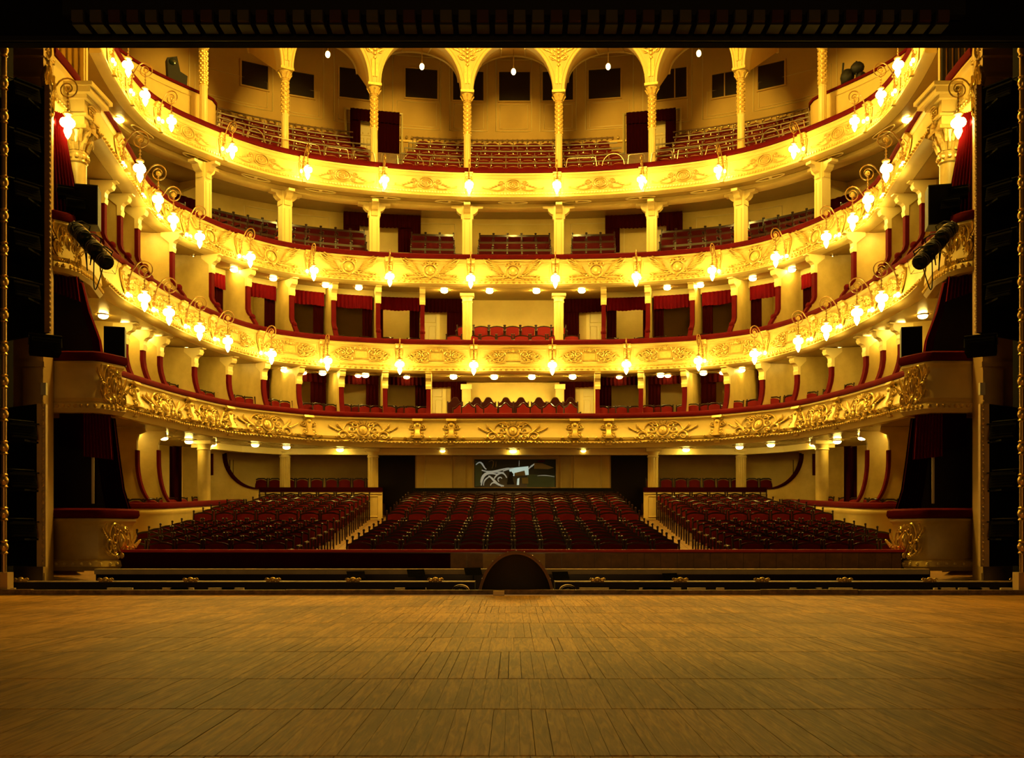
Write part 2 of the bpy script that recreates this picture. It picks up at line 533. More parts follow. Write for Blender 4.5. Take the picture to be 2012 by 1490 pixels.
# ---------------------------------------------------------------- the tiers
PROF = {1: [(-.02, 0), (-.10, -.01), (-.10, -.06), (-.04, -.09), (-.02, -.13), (-.03, -.25), (-.07, -.40), (-.14, -.56), (-.18, -.66), (-.16, -.73), (-.08, -.76), (-.16, -.80), (-.18, -.85), (-.10, -.92), (-.05, -1.0)],
        2: [(-.02, 0), (-.09, -.01), (-.09, -.06), (-.03, -.09), (-.02, -.15), (-.03, -.3), (-.07, -.55), (-.12, -.70), (-.15, -.74), (-.15, -.80), (-.22, -.86), (-.24, -.93), (-.16, -.96), (-.10, -.99)],
        3: [(-.02, 0), (-.09, -.01), (-.09, -.06), (-.03, -.09), (-.02, -.15), (-.03, -.3), (-.07, -.52), (-.12, -.66), (-.15, -.70), (-.15, -.76), (-.22, -.82), (-.24, -.89), (-.16, -.92), (-.10, -.95)],
        4: [(-.02, 0), (-.08, -.01), (-.08, -.06), (-.03, -.08), (-.02, -.14), (-.05, -.15), (-.05, -.17), (-.02, -.18), (-.03, -.62), (-.06, -.64), (-.09, -.68), (-.09, -.76), (-.15, -.80), (-.17, -.86), (-.10, -.90)]}


def face_off(t, v):
    P = PROF[t]; return float(np.interp(-v, [-p[1] for p in P], [p[0] for p in P]))


CONS = {1: [262, 370, 448, 605, 820, 887], 2: [240, 292, 356, 415, 510, 634, 784, 931], 3: [228, 268, 302, 360, 467, 606, 764, 925], 4: [213, 250, 308, 437, 595, 752, 921]}
CART1 = [318, 408, 523, 713]
CARTF = {1: cart_lowest, 2: cart_second, 3: cart_third, 4: cart_top}
CY = {1: -.46, 2: -.42, 3: -.40, 4: -.40}
TLAB = {1: 'lowest gilded balcony front with faces and scrolls, above the stalls', 2: 'second gilded balcony front with square tablets and foliage, lamps along it',
        3: 'third gilded balcony front with oval winged shields and hanging lamps', 4: 'topmost cream balcony front with round rosettes under the slender columns'}
TEND = {1: .0, 2: .0, 3: .6, 4: .0}

for t, T in TIER.items():
    c, zr, zb = T['c'], T['z'], T['b']; S = c.S + TEND[t]; T['S'] = S
    root = thing('balcony', TLAB[t], 'balcony', (0, 35, zb))
    T['root'] = root
    mb = c.sweep([(o, zr + z) for o, z in PROF[t]] + [(.12, zb), (.12, zr), (-.02, zr)], -S, S, closed=True)
    mb.build('parapet', M['cream'], root, world=True, ang=35)
    rr = [(-.13, zr), (-.15, zr + .05), (-.13, zr + .13), (-.06, zr + .17), (.12, zr + .17), (.18, zr + .13), (.18, zr)]
    c.sweep(rr, -S, S, closed=True).build('velvet_rail', M['velvet'], root, world=True, ang=50)
    depth = {1: 3.7, 2: 3.6, 3: 3.9, 4: 5.6}[t]
    # ceiling underside and floor of the tier
    c.sweep([(.13, zb + .004), (.3, zb + .004), (depth, zb + K[t] * depth), (depth, zb + .04 + K[t] * depth), (.13, zb + .06)], -S, S, closed=True).build('soffit', M['soffit'], root, world=True)
    # bead or dentil course
    mb = MB(); P = PROF[t]
    zz, oo, dx, sz = {1: (-.825, -.185, .13, (.085, .06, .055)), 2: (-.77, -.16, .12, (.07, .05, .05)), 3: (-.73, -.16, .12, (.07, .05, .05)), 4: (-.72, -.10, .10, (.055, .04, .06))}[t]
    for q in np.arange(-S, S, dx):
        x, y, tx, ty = c.frame(q); a = c.pos(q, oo, zr + zz)
        if t == 1:
            mb.ball(a, .048, 6, 4, (.9, .9, .8))
        else:
            mb.cbox(a, sz, lambda X, Y, Z: (X * tx - Y * ty, X * ty + Y * tx, Z))
    mb.build('bead_molding', M['gilt' if t == 1 else 'giltl'], root, world=True, smooth=(t == 1))
    if t in (2, 3):                       # leaf course below the beads
        mb = MB()
        for q in np.arange(-S, S, .2):
            x, y, tx, ty = c.frame(q); a = c.pos(q, -.235, zr + {2: -.87, 3: -.83}[t])
            mb.ball(a, .06, 6, 4, (1, 1, .6))
        mb.build('leaf_molding', M['giltl'], root, world=True)
    # consoles and cartouches
    qs = [c.at(p, -.05) for p in CONS[t]]; qs = qs + [-q for q in reversed(qs)]; T['cons'] = qs
    proto_c = cons_lowest() if t == 1 else cons_upper()
    mid = -.41 if t == 1 else (-.40)
    for q in qs:
        m = MB().add(proto_c.v, proto_c.f)
        m.map(lambda u, v, w: c.pos(q + u * (1.35 if t == 1 else 1), face_off(t, mid + v) - w * 1.3, zr + mid + v * (.92 if t == 1 else 1)))
        m.build('console', M['gilt' if t == 1 else 'giltl'], root, world=True)
    if t == 1:
        cq = [c.at(p, -.05) for p in CART1]; cq = cq + [0] + [-q for q in reversed(cq)]
    else:
        cq = [(a + b) / 2 for a, b in zip(qs[:-1], qs[1:])]
    pc = CARTF[t]()
    for q in cq:
        gap = min([abs(q - k) for k in qs]); sx = min(1.25, (gap - .16) / .8) if t == 1 else min(1.4, (gap - .2) / .72)
        m = MB().add(pc.v, pc.f); sv = 1.0 if t > 1 else 1.05
        m.map(lambda u, v, w: c.pos(q + u * sx, face_off(t, CY[t] + v * sv) - w * 1.35, zr + CY[t] + v * sv))
        m.build('cartouche', M['gilt' if t == 1 else 'giltl'], root, world=True)
    if t in (2, 3, 4):                    # moulded panel frames between the consoles
        for a, b in zip(qs[:-1], qs[1:]):
            mb = MB(); lo, hi = {2: (-.68, -.17), 3: (-.62, -.17), 4: (-.58, -.21)}[t]
            g = .2
            for v in (lo, hi):
                mb.tube([c.pos(q, face_off(t, v) - .006, zr + v) for q in np.linspace(a + g, b - g, 12)], .014, 4)
            for q in (a + g, b - g):
                mb.tube([c.pos(q, face_off(t, v) - .006, zr + v) for v in np.linspace(lo, hi, 5)], .014, 4)
            mb.build('panel_frame', M['trimc'], root, world=True)

# beam below the top tier, over the posts of the third
T4 = TIER[4]
C4.sweep([(.55, 12.56), (.55, 12.44), (.62, 12.40), (.95, 12.40), (.95, 12.62)], -C4.S, C4.S, closed=True).build('beam', M['cream'], T4['root'], world=True)
for q in np.linspace(-13, 13, 13):
    mb = MB(); mb.tube([C4.pos(q + .5 * cos(a), .27 + .12 * sin(a), 12.52) for a in np.linspace(0, 2 * pi, 16, endpoint=False)], .02, 4, closed=True)
    mb.ball(C4.pos(q, .27, 12.52), .07, 6, 4, (1, 1, .4))
    mb.build('soffit_ornament', M['trimc'], T4['root'], world=True)
# ---------------------------------------------------------------- the walls behind the tiers
def wall(c, off, z0, z1, label, m='wall', S=None, name='wall_back', th=.15):
    S = S or c.S
    o = c.sweep([(off, z0), (off, z1), (off + th, z1), (off + th, z0)], -S, S, closed=True).build(name, M[m])
    return tag(o, label, 'wall', kind='structure')


w4 = wall(C4, 5.4, 12.65, 21.0, 'curved ochre rear wall of the top gallery with dark windows', 'panelw')
w3 = wall(C3, 3.7, 9.63, 13.05, 'curved mottled rear wall of the third tier behind its chairs')
w2 = wall(C2, 3.4, 6.65, 9.9, 'curved mottled rear wall of the second tier boxes')
w1 = wall(C1, 3.5, 4.05, 6.87, 'curved mottled rear wall of the lowest tier boxes')
w0 = wall(C1, 3.55, -.4, 3.93, 'curved mottled rear wall behind the stalls boxes')


def frames(par, c, off, spans, z0, z1, r=.03, m='trimc'):
    for a, b in spans:
        pts = [c.pos(q, off, z0) for q in np.linspace(a, b, 8)] + [c.pos(q, off, z1) for q in np.linspace(b, a, 8)]
        MB().tube(pts, r, 4, closed=True).build('panel_molding', M[m], par)


# gallery wall: cornice, dado moulding, panels, windows
mb = C4.sweep([(5.4, 20.15), (5.25, 20.2), (5.15, 20.35), (5.15, 20.45), (5.4, 20.5)], -C4.S, C4.S)
mb.build('cornice', M['trimc'], w4)
mb = C4.sweep([(5.4, 16.42), (5.32, 16.44), (5.32, 16.5), (5.4, 16.52)], -C4.S, C4.S)
for q in np.arange(-C4.S, C4.S, .16): mb.ball(C4.pos(q, 5.34, 16.62), .055, 5, 4, (1, 1, 1.3))
mb.build('dado_molding', M['gilt'], w4)
WIN = [(500, 17.75, 18.65, 1.0), (592, 17.75, 18.65, .95), (696, 17.95, 19.1, 1.15), (828, 18.2, 19.35, 1.25), (920, 18.2, 19.35, 1.2), (1011, 18.2, 19.35, 1.22)]
wn = 0; spans = []
wq = []
for px, z0, z1, wd in WIN:
    q = C4.at(px, 5.4); wq.append((q, z0, z1, wd))
    if px < 1000: wq.append((-q, z0, z1, wd))
wq.sort()
for i, (q, z0, z1, wd) in enumerate(wq):
    rz = C4.rot(q); x, y, _ = C4.pos(q, 5.4)
    r = tag(MB().box(-wd / 2, wd / 2, -.035, -.012, z0, z1).build('window_%d' % (i + 1), M['pglass'], None, (x, y, 0), smooth=False),
            'dark square window in the gallery wall, %s from the left' % ORD[i + 1], 'window', 'windows of the top gallery', 'structure')
    r.rotation_euler.z = rz
    fr = MB(); f = .055
    for a in ((-wd / 2 - f, -wd / 2, z0 - f, z1 + f), (wd / 2, wd / 2 + f, z0 - f, z1 + f), (-wd / 2, wd / 2, z0 - f, z0), (-wd / 2, wd / 2, z1, z1 + f)):
        fr.box(a[0], a[1], -.08, 0, a[2], a[3])
    fr.build('window_frame', M['panelw'], r, smooth=False)
    if i in (4, 8, 9): MB().box(-.02 + (.12 if i == 8 else 0), .02 + (.12 if i == 8 else 0), -.05, -.03, z0, z1).build('mullion', M['panelw'], r, smooth=False)
pe = [wq[0][0] - 1.5] + [(a[0] + b[0]) / 2 for a, b in zip(wq[:-1], wq[1:])] + [wq[-1][0] + 1.5]
sp = [(a + .14, b - .14) for a, b in zip(pe[:-1], pe[1:])]
frames(w4, C4, 5.385, sp, 17.0, 17.62 if False else 19.85, .022)
frames(w4, C4, 5.385, [(a + .12, b - .12) for a, b in sp], 17.1, 18.05, .014)
# third tier wall panels
e = [C3.at(p, 3.7) for p in (470, 560, 655, 690, 790, 900)]
frames(w3, C3, 3.69, [(e[0] + .1, e[1] - .1), (e[1] + .1, e[2] - .1), (e[4], e[5] - .1), (e[5] + .2, -e[5] - .2), (-e[5] + .1, -e[4]), (-e[2] + .1, -e[1] - .1), (-e[1] + .1, -e[0] - .1)], 11.45, 12.8, .02)
e2 = [C3.at(p, 3.7) for p in (300, 330, 360)]
frames(w3, C3, 3.69, [(e2[0], e2[1] - .05), (e2[1] + .05, e2[2])], 10.6, 12.7, .02)
frames(w3, C3, 3.69, [(-e2[1] + .05, -e2[0]), (-e2[2], -e2[1] - .05)], 10.6, 12.7, .02)

# roof over the hall and over the gallery
mb = MB()
ring = [C4.pos(q, 5.5, 21.0) for q in np.linspace(-C4.S, C4.S, 60)]
mb.add(ring + [(16, 20.6, 21), (-16, 20.6, 21)], [tuple(range(62))])
tag(mb.build('ceiling', M['panelw'], smooth=False), 'dim plaster ceiling over the gallery behind the arches', 'ceiling', kind='structure')

# ---------------------------------------------------------------- floors
JO = [1.2, 2.7, 4.25, 5.41, 6.57, 8.12, 9.27, 10.84, 12.26, 13.42, 14.9, 15.96]
mb = MB(); tone = []
for a, b in zip(JO[:-1], JO[1:]):
    x = -13.0
    while x < 13:
        if random.random() < .25: w = random.uniform(.11, .2)
        else: w = random.uniform(.062, .10)
        g = .0015 + .004 * (random.random() < .35) * random.random() + .006 * (random.random() < .04)
        z = random.uniform(-.001, .001)
        st = len(mb.v)
        mb.add([(x + g / 2, a + .01, z), (x + w - g / 2, a + .01, z), (x + w - g / 2, b - .01, z), (x + g / 2, b - .01, z),
                (x + g / 2, a + .01, z - .02), (x + w - g / 2, a + .01, z - .02), (x + w - g / 2, b - .01, z - .02), (x + g / 2, b - .01, z - .02)],
               [(0, 1, 2, 3), (4, 5, 1, 0), (5, 6, 2, 1), (6, 7, 3, 2), (7, 4, 0, 3)])
        tone += [(random.random(), random.random() * 9, random.random() * 20)] * 8
        x += w
fl = mb.build('floor', M['stage'], smooth=False)
at = fl.data.attributes.new('tone', 'FLOAT_VECTOR', 'POINT'); at.data.foreach_set('vector', np.array(tone, float).ravel())
tag(fl, 'bare worn plank floor of the stage in the foreground', 'floor', kind='structure')
o = MB().box(-13, 13, 1.0, 16.0, -.4, -.012).build('floor_bed', M['dark'], fl, smooth=False)


def zfl(D):
    """rake of the stalls floor"""
    if D < 27.9: return -.13 + (D - 21.9) * .096
    return .68 + (D - 28.9) * .13


rows = []
for D in list(np.arange(21.0, 39.5, .5)):
    z = zfl(max(21.9, min(D, 36.2))); rows.append([(-13, D, z), (13, D, z)])
tag(MB().strip(rows).build('floor', M['carpet'], smooth=False), 'raked wooden floor of the stalls with two side aisles', 'floor', kind='structure')
mb = MB()
for s in (-1, 1):
    for k in range(7):
        x = s * (3.75 + k * .17)
        for D in np.arange(21.6, 34, .5):
            mb.add([(x - .004, D, zfl(D) + .003), (x + .004, D, zfl(D) + .003), (x + .004, D + .5, zfl(D + .5) + .003), (x - .004, D + .5, zfl(D + .5) + .003)], [(0, 1, 2, 3)])
mb.build('board_joints', M['dark'], bpy.data.objects['floor.001'], smooth=False)
tag(MB().box(-13, 13, 16.0, 21.3, -2.2, -2.0).build('floor', M['blackm'], smooth=False), 'dark floor of the sunken orchestra pit', 'floor', kind='structure')
# ---------------------------------------------------------------- columns
def lr(k, n):
    """words for the k-th of n along a tier, counted from the nearer end"""
    return ('%s from the left' % ORD[k + 1]) if k < n / 2 else ('%s from the right' % ORD[n - k])


def slender(q, label):
    x, y, _ = C4.pos(q, .42); r = thing('column', label, 'column', (x, y, 13.5), C4.rot(q), 'columns of the gallery arcade')
    MB().lathe([(.2, 0), (.2, .1), (.15, .14), (.15, .2), (.125, .26), (.12, 1.35), (.145, 1.38), (.12, 1.42)], n=24, flute=1, fd=.1).build('lower_shaft', M['trimc'], r)
    m = MB().lathe([(.115, 1.42), (.11, 2.5)], n=16)
    for k in range(14):
        for j in range(6):
            a = j * pi / 3 + (k % 2) * pi / 6
            m.ball((.115 * cos(a), .115 * sin(a), 1.47 + k * .075), .04, 5, 4)
    m.build('upper_shaft', M['giltl'], r)
    m = MB().lathe([(.12, 2.5), (.15, 2.53), (.12, 2.57), (.13, 2.62), (.17, 2.72), (.2, 2.8), (.15, 2.84)], n=16)
    for j in range(8):
        a = j * pi / 4; m.tube([(.13 * cos(a), .13 * sin(a), 2.58), (.19 * cos(a), .19 * sin(a), 2.68), (.24 * cos(a), .24 * sin(a), 2.74), (.22 * cos(a), .22 * sin(a), 2.69)], [.035, .03, .025, .015], 5)
    m.box(-.23, .23, -.23, .23, 2.82, 2.9)
    m.build('capital', M['giltl'], r)
    return r


colp = [400, 560, 735, 918]
cq4 = [C4.at(p, .42) for p in colp]; cq4 = cq4 + [-q for q in reversed(cq4)]
for i, q in enumerate(cq4):
    slender(q, 'slender ornate cream column on the top balcony rail, %s' % lr(i, 8))

# arcade of arches on those columns
arc = thing('arcade', 'cream arcade of tall arches on slender columns at the top', 'arcade', (0, 36, 16.4))
sp = cq4[1] - cq4[0]
ends = [cq4[0] - sp] + cq4 + [cq4[-1] + sp]
ZS, ZT = 16.36, 21.0


def elz(x, a, z0, b, e=2.0):
    return z0 + b * max(0., 1 - abs(x / a) ** e) ** (1 / e)


for i, (qa, qb) in enumerate(zip(ends[:-1], ends[1:])):
    qm = (qa + qb) / 2; a = (qb - qa) / 2 - .2
    us = [-a * cos(t) for t in np.linspace(0, pi, 33)]
    prof = [(qm + u, elz(u, a, ZS, 1.77)) for u in us]
    prof = [(qa, ZS), ] + prof + [(qb, ZS)]
    m = MB()
    m.strip([[C4.pos(q, .24, z) for q, z in prof], [C4.pos(q, .24, ZT) for q, z in prof]])
    m.strip([[C4.pos(q, .24, z) for q, z in prof], [C4.pos(q, .62, z) for q, z in prof]])
    m.build('arch', M['cream'], arc, world=True, ang=50)
    m = MB()
    for d, r in ((.03, .035), (.13, .022)):
        m.tube([C4.pos(qm + u * (1 + d / a), .22, elz(u, a, ZS, 1.77) + d * sin(pi * k / 32)) for k, u in enumerate(us)], r, 5)
    m.build('archivolt', M['trimc'], arc, world=True)
    # ribbed vault behind the arch
    bk = [(qm + u, elz(u, a, 17.9, 1.04)) for u in us]
    m = MB()
    m.strip([[C4.pos(q, .62 + 2.4 * t, z0 + (z1 - z0) * t) for (q, z0), (_q, z1) in zip([(qm + u, elz(u, a, ZS, 1.77)) for u in us], bk)] for t in np.linspace(0, 1, 6)])
    m.strip([[C4.pos(q, 3.02, z) for q, z in bk], [C4.pos(q, 3.02, 21) for q, z in bk]])
    m.build('vault', M['panelw'], arc, world=True, ang=60)
    m = MB().tube([C4.pos(q, 3.04, z - .02) for q, z in bk], .05, 5)
    for u in (-.3, .3):
        m.tube([C4.pos(qm + u * a, .62 + 2.4 * t, elz(u * a, a, ZS, 1.77) * (1 - t) + elz(u * a, a, 17.9, 1.04) * t - .01) for t in np.linspace(0, 1, 5)], .03, 4)
    m.build('vault_rib', M['trimc'], arc, world=True)
for q in cq4:
    m = MB()
    for u in (-.07, .07): m.box(u - .05, u + .05, .35, .95, 0, .05)

    def half(m):
        scroll(m, .17, 1.25, .13, .03, pi, -1.3, .035); scroll(m, .34, 1.62, .16, .04, pi, -1.3, .04); scroll(m, .14, 1.75, .12, .03, -1, 1.3, .035)
        for k in range(8): leaf(m, .05 + .04 * k, 1.1 + .08 * k, .2, .07, 1.2 - .5 * (k % 3))
        for k in range(4): leaf(m, .03, 1.15 + .15 * k, .18, .08, .6)
    st = len(m.v); both(m, half)
    for k in range(6): m.ball((0, 1.0 + .14 * k, .03), .065, 6, 4)
    m.map(lambda u, v, w: C4.pos(q + u * (.9 + .35 * max(0, v - .9)), .24 - w, ZS + v - .1))
    m.build('spandrel_ornament', M['giltl'], arc, world=True)

# bare bulbs hanging in the bays


def mk_pendant(r):
    a = MB().tube([(0, 0, .12), (0, 0, 1.2)], .012, 5).build('cord', M['wire'], r)
    b = MB().lathe([(.015, .2), (.03, .18), (.03, .08), (.035, .07)], n=8).build('socket', M['wire'], r)
    c = MB().ball((0, 0, 0), .085, 10, 7, (1, 1, 1.35)).build('bulb', M['bulb'], r)
    return [(a, []), (b, []), (c, [])]


KP = Kind('pendant_lamp', 'lamp', 'bare bulbs of the top gallery', mk_pendant)
PEN = [(644, 107), (829, 131), (1009, 141), (1195, 131), (1373, 105)]
for i, (px, py) in enumerate(PEN):
    q = C4.at(px, 1.5); x, y, _ = C4.pos(q, 1.5)
    KP.place('bare pear-shaped bulb hanging in a gallery arch, %s of the five from the left' % ORD[i + 1], (x, y, ZZ(py, y)))

# posts of the third tier
pq3 = [C3.at(p, .4) for p in colp]; pq3 = pq3 + [-q for q in reversed(pq3)]


def mk_post(r):
    b = MB().box(-.17, .17, -.17, .17, 0, 1.93)
    b.box(-.2, .2, -.2, .2, 0, .12)
    b = b.build('shaft', M['trimc'], r, smooth=False)
    g = MB()
    for x in (-.09, .09): g.box(x - .02, x + .02, -.185, -.17, .2, 1.35)
    g = g.build('panel_molding', M['cream'], r, smooth=False)
    k = MB()
    pl = [(x, z + .17) for x, z in ((.17, 1.3), (.21, 1.3), (.22, 1.4), (.2, 1.46), (.28, 1.5), (.36, 1.58), (.38, 1.66), (.55, 1.68), (.55, 1.76), (.17, 1.76))]
    for s in (-1, 1): k.prism([(s * a, z) for a, z in pl], lambda a, z, t: (a, t, z), -.13, .13)
    k.prism(pl, lambda a, z, t: (t, -a, z), -.11, .11)
    k = k.build('bracket', M['cream'], r, smooth=False)
    return [(b, []), (g, []), (k, [])]


KPO = Kind('post', 'post', 'posts carrying the top tier', mk_post)
for i, q in enumerate(pq3):
    x, y, _ = C3.pos(q, .4)
    KPO.place('square bracketed cream post between third and top tiers, %s' % lr(i, 8), (x, y, 10.47), C3.rot(q))


def pillar(label, x, y, z0, z1, r0, rz=0., flute=True):
    r = thing('pillar', label, 'pillar', (x, y, z0), rz)
    h = z1 - z0
    MB().lathe([(r0 * 1.25, 0), (r0 * 1.25, .08), (r0, .12), (r0, h - .3)], n=32, flute=flute, fd=.08).build('shaft', M['marble'], r, ang=20)
    MB().lathe([(r0, h - .3), (r0 * 1.15, h - .27), (r0, h - .23), (r0 * 1.05, h - .16), (r0 * 1.35, h - .1)], n=24).box(-r0 * 1.45, r0 * 1.45, -r0 * 1.45, r0 * 1.45, h - .1, h).build('capital', M['trimc'], r)
    return r


for s in (-1, 1):
    pillar('round cream pillar of the second tier, %s of its central red chairs' % SIDE[s], s * 1.62, 36.6, 6.9, 9.5, .17)
    p = thing('pilaster', 'flat cream pilaster behind the %s end of the crested chairs' % SIDE[s], 'pilaster', (s * 1.72, 38.0, 4.5))
    MB().box(-.16, .16, 0, .12, 0, 2.03).box(-.1, .1, -.02, 0, .1, 1.9).build('shaft', M['marble'], p, smooth=False)
    MB().box(-.2, .2, -.04, .12, 1.85, 2.03).build('capital', M['trimc'], p, smooth=False)
    for px, w in ((560, 'outer'), (733, 'inner')):
        pillar('fluted pillar under the lowest tier, %s of the two on the %s' % (w, SIDE[s]), s * abs(XX(px, 35.5)), 35.5, 2.35, 3.93, .18)
    pillar('plain cream pillar under the lowest tier at the %s side boxes' % SIDE[s], s * 9.75, 32.6, 1.2, 3.93, .2, flute=False)

# ---------------------------------------------------------------- partitions, curtains and doors of the boxes
PT = {2: [207, 239, 273, 341, 418, 489, 574, 656, 743, 830], 1: [255, 289, 322, 389, 455, 522, 590, 672, 757, 842]}
pqs = {}
for t, pxs in PT.items():
    c, zr, b = TIER[t]['c'], TIER[t]['z'], TIER[t]['b']
    zt = {1: 6.53, 2: 9.51}[t]
    qs = [c.at(p, .3) for p in pxs]; pqs[t] = qs
    allq = [(q, i, -1) for i, q in enumerate(qs)] + [(-q, i, 1) for i, q in enumerate(qs)]
    for q, i, sd in allq:
        x, y, tx, ty = c.frame(q); o = c.pos(q, 0, zr)
        r = thing('box_partition', 'cream wall between boxes with red edge, %s tier, %s from the %s end' % ({1: 'lowest', 2: 'second'}[t], ORD[i + 1], SIDE[sd]),
                  'partition', o, c.rot(q), 'box partitions of the %s' % TIER[t]['name'])
        H = zt - zr
        fn = lambda a, z, tt: (tt, a, z)        # a = distance behind the rail
        if t == 2:
            edge = [(.34, H - .55), (.34, .72), (.30, .6), (.22, .5), (.15, .45), (.12, .38), (.0, .22), (-.03, .1)]
        else:
            edge = [(.42, H - .5), (.42, .8), (.39, .6), (.33, .4), (.24, .2), (.16, .06)]
        poly = [(a + .02, z) for a, z in edge] + [(.1, -.6), (3.35, -.6), (3.35, H + K[t + 1] * 3.3), (.38, H), (.38, H - .55)]
        MB().prism(poly, fn, -.05, .05).build('wall_panel', M['marble'], r, ang=30)
        st = [[(-.075, a - .05, z), (.075, a - .05, z), (.075, a + .05, z), (-.075, a + .05, z)] for a, z in edge]
        ve = MB().strip(st, closed_v=True)
        if t == 2: ve.ball((0, .14, .44), .1, 8, 5)
        ve.build('velvet_edge', M['velvet'], r, ang=50)
        e0 = edge[0][0]
        cap = [(e0 + .04, H - .55), (e0 - .06, H - .55), (e0 - .08, H - .45), (e0 - .06, H - .4), (e0 - .07, H - .3), (e0 - .12, H - .24), (e0 - .22, H - .2), (e0 - .26, H - .12), (e0 - .24, H - .05), (e0 - .34, H - .03), (e0 - .34, H), (e0 + .3, H), (e0 + .3, H - .1), (e0 + .04, H - .3)]
        MB().prism(cap, fn, -.1, .1).build('capital', M['trimc'], r, smooth=False)


def pleats(c, q0, q1, off, z0, z1, amp=.035, wl=.12, taper=0.):
    m = MB(); n = max(6, int((q1 - q0) / wl * 6)); rows = []
    for k in range(7):
        f = k / 6; z = z1 + (z0 - z1) * f; row = []
        for j in range(n + 1):
            u = j / n; q = q0 + (q1 - q0) * u
            row.append(c.pos(q, off + amp * (.4 + .6 * f) * sin(2 * pi * (q - q0) / wl + .5 * sin(3 * f)), z + .012 * sin(11 * u) * f))
        rows.append(row)
    for row in rows[:]: pass
    m.strip(rows); m.strip([[(x, y + .02, z) for x, y, z in r] for r in rows])
    return m


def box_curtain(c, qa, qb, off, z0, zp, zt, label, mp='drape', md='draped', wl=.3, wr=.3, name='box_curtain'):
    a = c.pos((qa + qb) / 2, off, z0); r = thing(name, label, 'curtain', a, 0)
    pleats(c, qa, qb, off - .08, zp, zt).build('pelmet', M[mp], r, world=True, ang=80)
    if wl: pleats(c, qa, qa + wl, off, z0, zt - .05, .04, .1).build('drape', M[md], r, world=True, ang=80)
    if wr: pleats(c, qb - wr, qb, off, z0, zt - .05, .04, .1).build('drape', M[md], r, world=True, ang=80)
    return r


DN = [0]


def door(c, q, off, z0, w, h, label):
    DN[0] += 1; x, y, _ = c.pos(q, off)
    r = tag(MB().box(-w / 2, w / 2, -.05, 0, 0, h).build('door_%d' % DN[0], M['doorc'], None, (x, y, z0), smooth=False), label, 'door', kind='structure')
    r.rotation_euler.z = c.rot(q)
    m = MB()
    for s in (-1, 1): m.box(s * w / 2 - .06, s * w / 2 + .06, -.08, 0, 0, h + .08)
    m.box(-w / 2, w / 2, -.08, 0, h, h + .08)
    m.build('door_frame', M['trimc'], r, smooth=False)
    m = MB()
    for s in (-1, 1):
        for z0_, z1_ in ((.15, h * .42), (h * .47, h * .72)):
            m.tube([(s * w * .23 - w * .15, -.055, z0_), (s * w * .23 + w * .15, -.055, z0_), (s * w * .23 + w * .15, -.055, z1_), (s * w * .23 - w * .15, -.055, z1_)], .015, 4, closed=True)
    m.tube([(-w * .38, -.055, h * .78), (w * .38, -.055, h * .78), (w * .38, -.055, h * .95), (-w * .38, -.055, h * .95)], .015, 4, closed=True)
    m.build('door_panel', M['trimc'], r, smooth=False)
    MB().ball((w * .4, -.09, h * .45), .03, 6, 4).build('door_knob', M['wire'], r)
    return r


